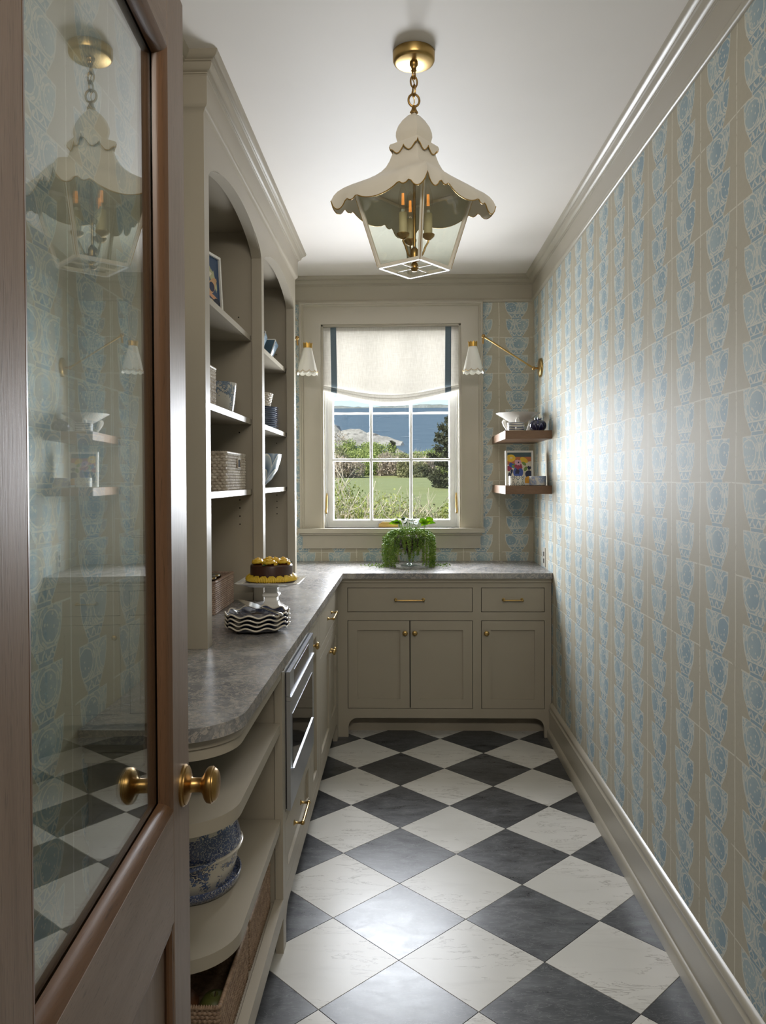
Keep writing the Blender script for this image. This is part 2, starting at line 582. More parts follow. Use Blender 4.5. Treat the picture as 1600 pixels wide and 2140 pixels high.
def stone():
    m, nt, p = newmat('leathered_grey_stone')
    co = coords(nt)
    a = noise(nt, co, 3.2, 5, 0.62, 1.2)
    b = noise(nt, co, 17.0, 5, 0.7, 1.6)
    c_ = noise(nt, co, 60.0, 4, 0.7, 0.8)
    vein = b.line(0.5, 0.035) * c_.gt(0.45)
    f = (a * 0.75 + c_ * 0.35 - 0.1).step(0.32, 0.72)
    c = mixc(nt, f, (0.155, 0.155, 0.158), (0.425, 0.405, 0.375))
    c = mixc(nt, vein * 0.5, c, (0.50, 0.44, 0.37))
    c = mixc(nt, b.step(0.62, 0.75) * 0.7, c, (0.075, 0.07, 0.07))
    S(p, col=c, rough=(b * 0.14 + 0.19), spec=0.5, normal=bump(nt, b * 0.6 + c_ * 0.5, 0.22, 0.0015))
    return m
MT['stone'] = stone()

def wicker(name, c0, c1, sc=1.0):
    m, nt, p = newmat(name)
    co = coords(nt)
    a = noise(nt, co, 170.0 * sc, 3, 0.6); b = noise(nt, co, 40.0 * sc, 3, 0.6)
    c = mixc(nt, (a * 0.6 + b * 0.6 - 0.1).step(0.25, 0.75), c0, c1)
    S(p, col=c, rough=0.55, normal=bump(nt, a, 0.3, 0.001))
    return m
MT['wicker'] = wicker('natural_rattan', (0.17, 0.10, 0.06), (0.42, 0.29, 0.19))
MT['seagrass'] = wicker('seagrass_weave', (0.27, 0.205, 0.14), (0.66, 0.60, 0.50))
MT['wickerpink'] = wicker('pinkish_rattan', (0.24, 0.155, 0.11), (0.50, 0.36, 0.27))

def bluewhite(name, scale, thr, dark=(0.022, 0.035, 0.10), lite=(0.60, 0.56, 0.47), mid=(0.10, 0.15, 0.28), rough=0.12):
    """transfer printed ceramic with scattered flower clusters"""
    m, nt, p = newmat(name)
    co = coords(nt)
    big = noise(nt, co, scale, 2, 0.5)
    fl = voro(nt, co, scale * 3.4); fine = noise(nt, co, scale * 9.0, 3, 0.6)
    mask = (big + fine * 0.35).gt(thr) 
    petal = (fl * 13.0 + fine * 4.0).sin()
    c = mixc(nt, mask * petal.gt(-0.75), lite, mixc(nt, petal.gt(0.2), dark, mid))
    S(p, col=c, rough=rough, coat=0.5, spec=0.6)
    return m
MT['print'] = bluewhite('blue_transfer_print', 22.0, 0.715)
MT['printband'] = bluewhite('blue_transfer_border', 34.0, 0.44, lite=(0.42, 0.43, 0.45), mid=(0.065, 0.095, 0.20))
MT['planter'] = bluewhite('blue_brushed_planter', 12.0, 0.74, (0.05, 0.075, 0.12), (0.40, 0.375, 0.32), (0.12, 0.16, 0.21), 0.16)

def bandy(name, base, ink, freq, phase=0.0, thr=0.0, rough=0.2, axis=2):
    m, nt, p = newmat(name)
    c = xyz(nt, coords(nt))[axis]
    S(p, col=mixc(nt, ((c + phase) * freq).sin().gt(thr), base, ink), rough=rough, coat=0.3)
    return m
MT['striped'] = bandy('navy_stripe_glaze', (0.66, 0.62, 0.52), (0.02, 0.03, 0.10), 2 * PI / 0.0088, 0.0, 0.0, 0.2)

def petals(name, base, ink, line_, n=8, rough=0.15, k=9.0):
    """overlapping petal ogees around a round vessel"""
    m, nt, p = newmat(name)
    x, y, z = xyz(nt, coords(nt))
    a = y.atan2(x) * (n / (2 * PI))
    zz = z * k
    d = ((a.fract() - 0.5).abs() * 2.0)
    row = (zz + d * d * 0.8)
    g = row.fract()
    c = mixc(nt, g, ink, base)
    c = mixc(nt, g.lt(0.11), c, line_)
    S(p, col=c, rough=rough, coat=0.5)
    return m
MT['petalbowl'] = petals('blue_petal_bowl_glaze', (0.42, 0.47, 0.50), (0.045, 0.10, 0.18), (0.66, 0.64, 0.56), 11, 0.12, 13.0)
MT['navyvase'] = petals('navy_petal_vase_glaze', (0.020, 0.022, 0.075), (0.006, 0.006, 0.012), (0.16, 0.16, 0.24), 7, 0.08, 13.0)

def mosaic(name, base, ink, scale, kx=1.0, rough=0.2):
    m, nt, p = newmat(name)
    x, y, z = xyz(nt, coords(nt))
    a = y.atan2(x) * kx
    d1 = ((a * 1.0).fract() - 0.5).abs(); d2 = ((z * scale).fract() - 0.5).abs()
    r = d1 + d2
    fine = noise(nt, coords(nt), 260.0, 2)
    k = (r * 14.0 + fine * 3.0).sin().gt(0.1) * r.lt(0.46)
    S(p, col=mixc(nt, k, base, ink), rough=rough, coat=0.3)
    return m
MT['mosaiccup'] = mosaic('green_diamond_print', (0.60, 0.57, 0.48), (0.02, 0.06, 0.085), 26.0, 1.6)
MT['flowercup'] = bluewhite('pale_blue_flower_print', 24.0, 0.60, (0.20, 0.26, 0.42), (0.58, 0.55, 0.49), (0.30, 0.36, 0.50), 0.2)

def leafmat(name, c0, c1, trans=0.35, rough=0.45, vs=30.0):
    m, nt, p = newmat(name)
    n = noise(nt, coords(nt), vs, 3, 0.6)
    c = mixc(nt, n.step(0.3, 0.7), c0, c1)
    S(p, col=c, rough=rough, spec=0.14)
    tl = nt.nodes.new('ShaderNodeBsdfTranslucent'); nt.links.new(c, tl.inputs[0])
    mx = nt.nodes.new('ShaderNodeMixShader'); mx.inputs[0].default_value = trans
    nt.links.new(p.outputs[0], mx.inputs[1]); nt.links.new(tl.outputs[0], mx.inputs[2])
    nt.links.new(mx.outputs[0], nt.nodes['Material Output'].inputs[0])
    return m
MT['string'] = leafmat('trailing_succulent_leaf', (0.10, 0.20, 0.03), (0.30, 0.42, 0.08), 0.3, 0.35)
MT['bigleaf'] = leafmat('broad_houseplant_leaf', (0.08, 0.17, 0.012), (0.27, 0.34, 0.04), 0.65, 0.5)
MT['palleaf'] = leafmat('silvered_houseplant_leaf', (0.035, 0.065, 0.025), (0.12, 0.155, 0.09), 0.35, 0.55)

def emit(name, col, strength):
    m, nt, p = newmat(name)
    S(p, col=(0, 0, 0), emit=col, estr=strength)
    return m
MT['filament'] = emit('glowing_filament', (1.0, 0.34, 0.05), 1.3)
# ------------------------------------------------------------------ room shell
XR, YB, ZT = 0.818, 4.846, 2.713          # right wall, back wall, ceiling
XLN, XLF, YJ = -0.68, -0.97, 2.318        # left wall near, far, jog
ZC = 0.917                                # counter top

# floor: grout bed with marble tiles laid on the diagonal
floor = structure('floor', (0, 2.6, 0))
bm = NB(); bx(bm, -1.1, 0.95, 0.3, 5.0, -0.06, -0.0025)
fin(bm, 'grout_bed', MT['grout'], floor)
HD, GX, GY = 0.21665, -0.0191, 2.2609      # half diagonal, grid origin
CLIP = (-0.678, 0.814, 0.5, 4.40)
def clip_poly(poly):
    for ax, lim, sgn in ((0, CLIP[0], 1), (0, CLIP[1], -1), (1, CLIP[2], 1), (1, CLIP[3], -1)):
        out = []
        for i in range(len(poly)):
            a, b = poly[i - 1], poly[i]
            ina, inb = sgn * (a[ax] - lim) >= 0, sgn * (b[ax] - lim) >= 0
            if ina != inb:
                t = (lim - a[ax]) / (b[ax] - a[ax])
                out.append((a[0] + t * (b[0] - a[0]), a[1] + t * (b[1] - a[1])))
            if inb: out.append(b)
        poly = out
        if not poly: return []
    return poly
shared = {}
for j in range(-10, 13):
    for i in range(-5, 6):
        if (i + j) % 2 == 0: continue
        cx, cy_ = GX + i * HD, GY + j * HD
        h = HD - 0.0017
        full = [(cx - h, cy_), (cx, cy_ - h), (cx + h, cy_), (cx, cy_ + h)]
        pl = clip_poly(full)
        if len(pl) < 3: continue
        ar = abs(sum(pl[k - 1][0] * pl[k][1] - pl[k][0] * pl[k - 1][1] for k in range(len(pl)))) / 2
        if ar < 0.0006: continue
        dark = (i % 2 == 0)
        whole = abs(ar - 2 * h * h) < 1e-5
        key = ('d' if dark else 'w')
        if whole and key in shared:
            o = shared[key].copy(); COL.objects.link(o)
            o.parent = floor; o.matrix_parent_inverse = WM[floor.name].inverted()
            o.matrix_basis = T(cx, cy_, shared[key].location.z); WM[o.name] = o.matrix_basis.copy()
            continue
        bm = NB(); prism(bm, pl, 'z', -0.006, 0.0)
        o = fin(bm, 'tile', MT['tiled'] if dark else MT['tilew'], floor, bevel=0.0007)
        if whole: shared[key] = o

# walls
def wall(name, build, uv=(0, 0), mat=None):
    bm = NB(); build(bm)
    return fin(bm, name, mat or MT['wall'], None, kind='structure', wuv=uv)
wall('wall_right', lambda b: bx(b, XR, XR + 0.12, 0.30, 5.1, -0.05, 2.80), (-1.905, 0))
WX0, WX1, WZ0, WZ1 = -0.518, 0.365, 1.127, 2.416
def backw(b):
    y0, y1 = YB, YB + 0.16
    bx(b, -1.1, WX0, y0, y1, -0.05, 2.80); bx(b, WX1, XR + 0.01, y0, y1, -0.05, 2.80)
    bx(b, WX0, WX1, y0, y1, -0.05, WZ0); bx(b, WX0, WX1, y0, y1, WZ1, 2.80)
wall('wall_back', backw, (0, -0.605))
def leftw(b):
    prism(b, [(XLN, 0.30), (XLN, YJ), (XLF, YJ), (XLF, 5.0), (-1.12, 5.0), (-1.12, 0.30)], 'z', -0.05, 2.80)
wall('wall_left', leftw, (-1.541, -0.605))
def frontw(b):
    bx(b, -1.12, -0.375, 0.34, 0.46, -0.05, 2.80); bx(b, 0.56, 0.94, 0.34, 0.46, -0.05, 2.80)
    bx(b, -0.375, 0.56, 0.34, 0.46, 2.70, 2.80)
wall('wall_front', frontw, (0, -0.605))
bm = NB(); bx(bm, -1.12, 0.94, 0.30, 5.1, ZT, ZT + 0.1)
fin(bm, 'ceiling', MT['ceil'], None, kind='structure')

# crown with frieze
CROWN = [(0, 2.545), (0.006, 2.546), (0.011, 2.551), (0.013, 2.558), (0.011, 2.565), (0.007, 2.570), (0.006, 2.573), (0.006, 2.655),
         (0.009, 2.656), (0.009, 2.660), (0.012, 2.661), (0.012, 2.665), (0.017, 2.667), (0.023, 2.672), (0.027, 2.680), (0.029, 2.687),
         (0.034, 2.689), (0.034, 2.692), (0.039, 2.694), (0.045, 2.699), (0.049, 2.704), (0.051, 2.713), (0, 2.713)]
bm = NB(); sweep(bm, CROWN, [(XR, YB), (XR, 0.47)]); fin(bm, 'trim_1', MT['trim'], None, kind='structure', smooth=50)
bm = NB(); sweep(bm, CROWN, [(XLF, YB), (XR, YB)]); fin(bm, 'trim_2', MT['trim'], None, kind='structure', smooth=50)
bm = NB(); sweep(bm, CROWN, [(XLN, 0.47), (XLN, YJ - 0.004)]); fin(bm, 'trim_3', MT['trim'], None, kind='structure', smooth=50)
# door casing on the front wall (behind the camera) and baseboards
BASE = [(0, 0), (0.028, 0), (0.028, 0.038), (0.025, 0.046), (0.018, 0.050), (0.016, 0.052), (0.016, 0.146), (0.019, 0.149), (0.019, 0.155),
        (0.014, 0.160), (0.012, 0.166), (0.015, 0.172), (0.015, 0.180), (0.010, 0.188), (0.004, 0.193), (0, 0.195)]
bm = NB(); sweep(bm, BASE, [(XR, 4.232), (XR, 0.47)]); fin(bm, 'baseboard_right', MT['trim'], None, kind='structure', smooth=45)
bm = NB(); sweep(bm, BASE, [(XLN, 0.47), (XLN, 1.585)]); fin(bm, 'baseboard_left', MT['trim'], None, kind='structure', smooth=45)

# ------------------------------------------------------------------ window
win = structure('window_1', (-0.075, YB, 1.127))
OX0, OX1, OZ1 = -0.655, 0.494, 2.545
TR = MT['trim']
# casing: flat board with back band and inner bead
CAS = [(0, 0), (0.014, 0), (0.016, 0.004), (0.016, 0.108), (0.022, 0.112), (0.026, 0.116), (0.026, 0.122), (0.032, 0.125), (0.034, 0.131), (0.032, 0.137), (0, 0.137)]
def casing(pts):
    return pts
bm = NB()
def cas_path(prof, path):
    # profile (out from wall = -y, across = away from the opening), mitred in the xz plane
    rings = []
    n = len(path)
    for i, p in enumerate(path):
        p = Vector(p)
        d0 = (p - Vector(path[i - 1])).normalized() if i else None
        d1 = (Vector(path[i + 1]) - p).normalized() if i < n - 1 else None
        d0 = d0 or d1; d1 = d1 or d0
        n0 = Vector((-d0.y, d0.x)); n1 = Vector((-d1.y, d1.x))
        m = n0 + n1; m = m / m.dot(n0)
        rings.append([bm.verts.new((p.x + m.x * a, YB - o, p.y + m.y * a)) for o, a in prof])
    k = len(prof)
    for A, B in zip(rings, rings[1:]):
        for j in range(k): bm.faces.new((A[j], B[j], B[(j + 1) % k], A[(j + 1) % k]))
    bm.faces.new(rings[0]); bm.faces.new(rings[-1][::-1])
cas_path(CAS, [(WX0, 1.127), (WX0, WZ1 - 0.002), (WX1, WZ1 - 0.002), (WX1, 1.127)])
fin(bm, 'casing', TR, win, smooth=40)
box('sill', -0.667, 0.506, YB - 0.062, YB + 0.07, 1.099, 1.127, TR, win, bevel=0.004, seg=2)
bm = NB(); sweep(bm, [(0, 1.082), (0.030, 1.082), (0.036, 1.086), (0.036, 1.091), (0.042, 1.094), (0.044, 1.099), (0, 1.099)], [(-0.655, YB), (0.494, YB)])
fin(bm, 'sill_moulding', TR, win)
box('apron', -0.640, 0.484, YB - 0.020, YB, 0.999, 1.083, TR, win, bevel=0.002)
WH = MT['white']
# jambs and stops
for nm, a in (('jamb', (WX0, WX0 + 0.012, YB - 0.004, 5.0, WZ0, WZ1)), ('jamb', (WX1 - 0.012, WX1, YB - 0.004, 5.0, WZ0, WZ1)), ('head', (WX0, WX1, YB - 0.004, 5.0, WZ1 - 0.012, WZ1))):
    box(nm, *a, TR, win)
for s in (0, 1):
    x0 = WX0 + 0.012 if s == 0 else WX1 - 0.012
    d = 1 if s == 0 else -1
    box('stop', x0, x0 + d * 0.010, YB + 0.055, 5.0, WZ0, WZ1 - 0.012, WH, win)
    box('frame_stile', x0 + d * 0.010, x0 + d * 0.024, YB + 0.075, 5.0, WZ0, WZ1 - 0.012, WH, win)
SX0, SX1, SY0, SY1 = -0.486, 0.331, 4.925, 4.965
G = (-0.4535, 0.298, 1.173, 2.36)
box('sash_rail', SX0, SX1, SY0, SY1, 1.127, G[2], WH, win, bevel=0.002)
box('sash_rail', SX0, SX1, SY0, SY1, G[3], WZ1 - 0.012, WH, win, bevel=0.002)
box('sash_stile', SX0, G[0], SY0, SY1, G[2], G[3], WH, win, bevel=0.002)
box('sash_stile', G[1], SX1, SY0, SY1, G[2], G[3], WH, win, bevel=0.002)
VX = (-0.207, 0.0495); HZ = (1.561, 1.957)
MUN = [(-0.009, -0.008), (-0.0075, -0.011), (0.0075, -0.011), (0.009, -0.008), (0.009, 0.012), (-0.009, 0.012)]
for x in VX:
    bm = NB(); prism(bm, [(x + a, 4.938 + b) for a, b in MUN], 'z', G[2], G[3]); fin(bm, 'muntin', WH, win)
for z in HZ:
    bm = NB(); prism(bm, [(4.9386 + b, z + a * 0.97) for a, b in MUN], 'x', G[0], G[1]); fin(bm, 'muntin', WH, win)
xs = (G[0],) + VX + (G[1],); zs = (G[2],) + HZ + (G[3],)
for i in range(3):
    for j in range(3):
        box('pane', xs[i] + 0.006, xs[i + 1] - 0.006, 4.944, 4.948, zs[j] + 0.006, zs[j + 1] - 0.006, MT['glass'], win, bevel=0)
# sash locks: slim brass levers on the stiles, crank at the sill
for x in (-0.495, 0.340):
    bm = NB()
    tube(bm, [(x, 4.915, 1.345), (x, 4.908, 1.335), (x, 4.906, 1.28), (x, 4.902, 1.255), (x, 4.892, 1.238), (x, 4.888, 1.225), (x, 4.893, 1.217)], 0.006, 8, radii=[0.006, 0.008, 0.008, 0.006, 0.008, 0.008, 0.004])
    fin(bm, 'sash_lock', MT['brass'], win)
bm = NB(); prism(bm, [(-0.160, 1.128), (-0.035, 1.128), (-0.035, 1.162), (-0.135, 1.162), (-0.158, 1.148)], 'y', 4.895, 4.924)
fin(bm, 'crank_cover', MT['brass'], win, bevel=0.003)

# ------------------------------------------------------------------ roman shade
rs = thing('roman_shade', 'white linen roman shade with blue side tapes in the window', 'window shade', (-0.077, 4.87, 2.05))
RX0, RX1, RZ1 = -0.515, 0.362, 2.412
def zb(x):
    t = (x - RX0) / (RX1 - RX0)
    return 2.028 - 0.062 * (max(0.0, math.sin(PI * t)) ** 1.15)
def edge_in(x, z):   # fabric narrows slightly at the bottom
    k = max(0, min(1, (2.41 - z) / 0.42))
    return x + (0.006 * k if x < -0.07 else -0.004 * k)
def ysh(x, z):
    k = max(0, min(1, (2.25 - z) / 0.28))
    return 4.880 - 0.004 * math.sin(9 * x + 1) * k - 0.012 * k * k
def strip(bm, x0, x1, nx, fz, off, nz=10):
    """fz(x)->(ztop,zbot); bulging strip"""
    g = []
    for i in range(nx + 1):
        x = x0 + (x1 - x0) * i / nx
        za, zb_ = fz(x)
        g.append([bm.verts.new((edge_in(x, za + (zb_ - za) * j / nz), off(x, j / nz), za + (zb_ - za) * j / nz)) for j in range(nz + 1)])
    for i in range(nx):
        for j in range(nz):
            bm.faces.new((g[i][j], g[i + 1][j], g[i + 1][j + 1], g[i][j + 1]))
bm = NB(); strip(bm, RX0, RX1, 48, lambda x: (RZ1, zb(x)), lambda x, t: ysh(x, RZ1 + (zb(x) - RZ1) * t), 24); solid(bm, 0.0012)
fin(bm, 'fabric', MT['linen'], rs, smooth=60)
def f1(x, t): return 4.868 - 0.014 * math.sin(PI * min(1, t * 0.55 + 0.18))
def f2(x, t): return 4.862 - 0.016 * math.sin(PI * min(1, t * 0.75 + 0.15))
def sag(x): return 0.6 + 0.4 * math.sin(PI * (x - RX0) / (RX1 - RX0))
bm = NB(); strip(bm, RX0, RX1, 48, lambda x: (zb(x) + 0.004, zb(x) - 0.024 * sag(x)), f1); solid(bm, 0.0012); fin(bm, 'fold', MT['linen'], rs, smooth=60)
bm = NB(); strip(bm, RX0 + 0.002, RX1 - 0.002, 48, lambda x: (zb(x) - 0.016 * sag(x), zb(x) - 0.048 * sag(x)), f2); solid(bm, 0.0012); fin(bm, 'fold', MT['linen'], rs, smooth=60)
for a, b in ((-0.462, -0.425), (0.270, 0.308)):
    bm = NB(); strip(bm, a, b, 4, lambda x: (RZ1 - 0.001, zb(x)), lambda x, t: ysh(x, RZ1 + (zb(x) - RZ1) * t) - 0.0025, 24); solid(bm, 0.0008)
    strip(bm, a, b, 4, lambda x: (zb(x) + 0.003, zb(x) - 0.023 * sag(x)), lambda x, t: f1(x, t) - 0.0025)
    strip(bm, a, b, 4, lambda x: (zb(x) - 0.016 * sag(x), zb(x) - 0.047 * sag(x)), lambda x, t: f2(x, t) - 0.0025)
    fin(bm, 'tape', MT['tape'], rs, smooth=60)
box('head_rail', RX0 + 0.004, RX1 - 0.004, 4.884, 4.915, RZ1 - 0.035, RZ1, MT['linen'], rs)

# ------------------------------------------------------------------ glazed door, standing open on the left
door = structure('door_1', (-0.31, 0.53, 0.0))
DA = math.atan(0.062)
DM = T(-0.3125, 0.53, 0) @ RZ(DA)          # local y runs from hinge to latch, local x=0 is the room face
DW, DT = 0.722, 0.042
GY0, GY1, GZ0, GZ1 = 0.112, 0.615, 0.935, 2.085
def dbox(name, x0, x1, y0, y1, z0, z1, mat, bevel=0.0015, parent=door, **k):
    bm = NB(); bx(bm, x0, x1, y0, y1, z0, z1)
    return fin(bm, name, mat, parent, bevel, M=DM, **k)
dbox('stile', -DT, 0, 0, GY0, 0.008, 2.212, MT['doorwood'])
dbox('stile', -DT, 0, GY1, DW, 0.008, 2.212, MT['doorwood'])
dbox('rail', -DT, 0, GY0, GY1, GZ1, 2.212, MT['doorwoodh'])
dbox('rail', -DT, 0, GY0, GY1, 0.765, GZ0, MT['doorwoodh'])
dbox('rail', -DT, 0, GY0, GY1, 0.008, 0.20, MT['doorwoodh'])
dbox('panel', -0.030, -0.014, GY0 - 0.004, GY1 + 0.004, 0.19, 0.775, MT['doorwood'])
# glazing bead: a rounded moulding set in from the face, all round on both faces
BP = [(0.0, 0.0), (-0.003, 0.010), (-0.008, 0.016), (-0.013, 0.019), (-0.018, 0.020), (-0.018, 0.0)]   # (x, inward)
for sgn in (1, -1):
    def bxx_(x): return x if sgn == 1 else -DT - x
    for nm, mat, rng_, f in (('bead', 'beadwood', (GZ0, GZ1), lambda a, t: (bxx_(a[0]), GY0 + a[1], t)), ('bead', 'beadwood', (GZ0, GZ1), lambda a, t: (bxx_(a[0]), GY1 - a[1], t)),
                             ('bead', 'beadwoodh', (GY0, GY1), lambda a, t: (bxx_(a[0]), t, GZ0 + a[1])), ('bead', 'beadwoodh', (GY0, GY1), lambda a, t: (bxx_(a[0]), t, GZ1 - a[1]))):
        bm = NB()
        ends = []
        for k, t in enumerate(rng_):
            ends.append([bm.verts.new(f(a, t + (a[1] if k == 0 else -a[1]))) for a in BP])
        n = len(BP)
        for i in range(n): bm.faces.new((ends[0][i], ends[1][i], ends[1][(i + 1) % n], ends[0][(i + 1) % n]))
        bm.faces.new(ends[0][::-1]); bm.faces.new(ends[1])
        fin(bm, nm, MT[mat], door, M=DM)
# panel mould below the lock rail
for y0, y1, z0, z1 in ((GY0, GY0 + 0.012, 0.20, 0.765), (GY1 - 0.012, GY1, 0.20, 0.765)):
    dbox('panel_mould', -0.014, -0.002, y0, y1, z0, z1, MT['beadwood'], 0.004)
dbox('panel_mould', -0.014, -0.002, GY0, GY1, 0.753, 0.765, MT['beadwoodh'], 0.004)
dbox('pane', -0.0225, -0.0195, GY0 + 0.002, GY1 - 0.002, GZ0 + 0.002, GZ1 - 0.002, MT['doorglass'], 0)
KZ, KY = 0.948, 0.680
KN = [(0.0, 0.0), (0.0325, 0.0), (0.0325, 0.003), (0.030, 0.005), (0.030, 0.007), (0.026, 0.009), (0.019, 0.0115), (0.013, 0.013), (0.0115, 0.015), (0.0115, 0.0285),
      (0.013, 0.031), (0.017, 0.033), (0.0235, 0.036), (0.0275, 0.0395), (0.0285, 0.044), (0.0285, 0.047), (0.0265, 0.0485), (0.0265, 0.050), (0.0245, 0.0515), (0.0235, 0.0535), (0.018, 0.0565), (0.0, 0.058)]
for s, x in ((1, 0.0), (-1, -DT)):
    bm = NB(); lathe(bm, KN, 40, dirM((x, KY, KZ), (s, 0, 0)))
    fin(bm, 'knob', MT['brass2'], door, M=DM, smooth=50)
for z in (0.3, 1.1, 1.95):
    bm = NB(); tube(bm, [(0.006, -0.004, z - 0.045), (0.006, -0.004, z + 0.045)], 0.006, 10)
    fin(bm, 'hinge', MT['brass2'], door, M=DM)
# ------------------------------------------------------------------ hardware
PT_ = MT['paint']
KNOB = [(0, 0), (0.009, 0), (0.009, 0.0015), (0.0055, 0.004), (0.0048, 0.011), (0.006, 0.014), (0.0115, 0.0165), (0.0145, 0.0195), (0.0150, 0.0225), (0.0135, 0.0265), (0.009, 0.0295), (0, 0.0305)]
def knob(p, d, parent):
    bm = NB(); lathe(bm, KNOB, 20, dirM(p, d))
    return fin(bm, 'knob', MT['brass'], parent, smooth=50)
POST = [(0, 0), (0.0095, 0), (0.0095, 0.0018), (0.006, 0.004), (0.0042, 0.008), (0.0042, 0.022), (0.0055, 0.024), (0.0072, 0.027), (0.0075, 0.030), (0.006, 0.034), (0, 0.0365)]
def pull(p0, p1, d, parent):
    bm = NB()
    for p in (p0, p1): lathe(bm, POST, 16, dirM(p, d))
    d = Vector(d); a = Vector(p0) + d * 0.030; b = Vector(p1) + d * 0.030
    n = 10
    tube(bm, [a.lerp(b, i / n) for i in range(n + 1)], 0.0036, 10, radii=[0.0032 + 0.0016 * math.sin(PI * i / n) for i in range(n + 1)])
    return fin(bm, 'pull', MT['brass'], parent, smooth=50)

def plane_box(axis, face, depth, a0, a1, z0, z1):
    """box on a front: axis 'y' = front faces -y at y=face ; axis 'x' = front faces +x at x=face"""
    if axis == 'y': return (a0, a1, face, face + depth, z0, z1)
    return (face - depth, face, a0, a1, z0, z1)

def shaker(name, axis, face, a0, a1, z0, z1, parent, w=0.051, inset=0.010, g=0.0030):
    """inset shaker door: frame and a recessed panel"""
    a0 += g; a1 -= g; z0 += g; z1 -= g
    bm = NB()
    for q in ((a0, a0 + w, z0, z1), (a1 - w, a1, z0, z1), (a0 + w, a1 - w, z0, z0 + w), (a0 + w, a1 - w, z1 - w, z1)):
        bx(bm, *plane_box(axis, face, 0.020, *q))
    o = fin(bm, name, PT_, parent, bevel=0.0009)
    box('panel', *plane_box(axis, face - (0 if axis == 'x' else 0) + (inset if axis == 'y' else -inset), 0.008, a0 + w - 0.002, a1 - w + 0.002, z0 + w - 0.002, z1 - w + 0.002), PT_, o, bevel=0)
    return o
def slab(name, axis, face, a0, a1, z0, z1, parent, g=0.0030):
    return box(name, *plane_box(axis, face, 0.020, a0 + g, a1 - g, z0 + g, z1 - g), PT_, parent, bevel=0.0012)

# ------------------------------------------------------------------ base cabinet under the window
FY = 4.235
bc = thing('base_cabinet', 'greige base cabinet under the window with two drawers and three doors', 'cabinet', (0.21, FY, 0))
def bbox_(n, a0, a1, z0, z1, d=0.022, parent=bc, **k):
    return box(n, *plane_box('y', FY, d, a0, a1, z0, z1), PT_, parent, bevel=0.0006, **k)
CX0 = -0.368
bbox_('stile', CX0, -0.314, 0.159, 0.887); bbox_('stile', 0.381, 0.4275, 0.159, 0.834); bbox_('stile', 0.777, XR - 0.004, 0.0, 0.887)
bbox_('rail', -0.314, 0.777, 0.834, 0.887)
bbox_('rail', -0.314, 0.381, 0.651, 0.698); bbox_('rail', 0.4275, 0.777, 0.651, 0.698)
# bottom rail with scooped feet
bm = NB()
a, b = -0.314, 0.777
pts = [(CX0, 0.0), (a + 0.002, 0.0), (a + 0.002, 0.052)] + arc(a + 0.057, 0.052, 0.055, PI, PI / 2, 8)[1:] + arc(b - 0.057 + 0.0, 0.052, 0.055, PI / 2, 0, 8) + [(b - 0.002, 0.0), (b + 0.0, 0.0), (b, 0.159), (CX0, 0.159)]
prism(bm, pts, 'y', FY, FY + 0.022)
fin(bm, 'bottom_rail', PT_, bc)
box('toe_kick', CX0, XR - 0.004, 4.350, 4.362, 0.0, 0.16, PT_, bc)
box('carcass', CX0 + 0.01, XR - 0.004, FY + 0.024, 4.84, 0.13, 0.885, MT['dark'], bc, bevel=0)
bm = NB(); sweep(bm, [(0, 0.859), (0.006, 0.861), (0.009, 0.867), (0.008, 0.873), (0.013, 0.876), (0.017, 0.882), (0.018, 0.887), (0, 0.887)], [(CX0 + 0.016, FY), (XR - 0.004, FY)])
fin(bm, 'moulding', PT_, bc)
d1 = slab('drawer', 'y', FY, -0.314, 0.381, 0.698, 0.834, bc); pull((-0.045, FY, 0.767), (0.108, FY, 0.767), (0, -1, 0), d1)
d2 = slab('drawer', 'y', FY, 0.4275, 0.777, 0.698, 0.834, bc); pull((0.551, FY, 0.767), (0.652, FY, 0.767), (0, -1, 0), d2)
e1 = shaker('door', 'y', FY, -0.314, 0.033, 0.159, 0.651, bc); knob((0.006, FY, 0.584), (0, -1, 0), e1)
e2 = shaker('door', 'y', FY, 0.033, 0.381, 0.159, 0.651, bc); knob((0.060, FY, 0.584), (0, -1, 0), e2)
e3 = shaker('door', 'y', FY, 0.4275, 0.777, 0.159, 0.651, bc); knob((0.455, FY, 0.583), (0, -1, 0), e3)

# ------------------------------------------------------------------ left run
FX = -0.368
def lbox(n, a0, a1, z0, z1, parent, d=0.024, mat=None, **k):
    return box(n, *plane_box('x', FX, d, a0, a1, z0, z1), mat or PT_, parent, bevel=0.0006, **k)
UM = [(0, 0.859), (0.005, 0.861), (0.008, 0.867), (0.007, 0.873), (0.011, 0.876), (0.014, 0.882), (0.015, 0.887), (0, 0.887)]
# corner unit
lc = thing('corner_cabinet', 'greige corner cabinet with one drawer over a pair of doors, left run', 'cabinet', (FX, 3.75, 0))
lbox('stile', 3.290, 3.325, 0.159, 0.887, lc); lbox('stile', 4.160, FY - 0.001, 0.0, 0.887, lc)
lbox('rail', 3.325, 4.160, 0.834, 0.887, lc); lbox('rail', 3.325, 4.160, 0.651, 0.690, lc)
bm = NB()
pts = [(3.290, 0.108), (4.110, 0.108)] + [(4.110 + 0.0496 * math.sin(t), 0.058 + 0.05 * math.cos(t)) for t in [PI / 2 * i / 6 for i in range(7)]] + [(4.1596, 0.0), (FY - 0.03, 0.0), (FY - 0.03, 0.159), (3.290, 0.159)]
prism(bm, pts, 'x', FX - 0.024, FX - 0.0004); fin(bm, 'bottom_rail', PT_, lc)
box('carcass', -0.955, FX - 0.026, 3.30, 4.23, 0.13, 0.885, MT['dark'], lc, bevel=0)
box('toe_kick', -0.47, -0.46, 3.30, 4.23, 0.0, 0.13, PT_, lc)

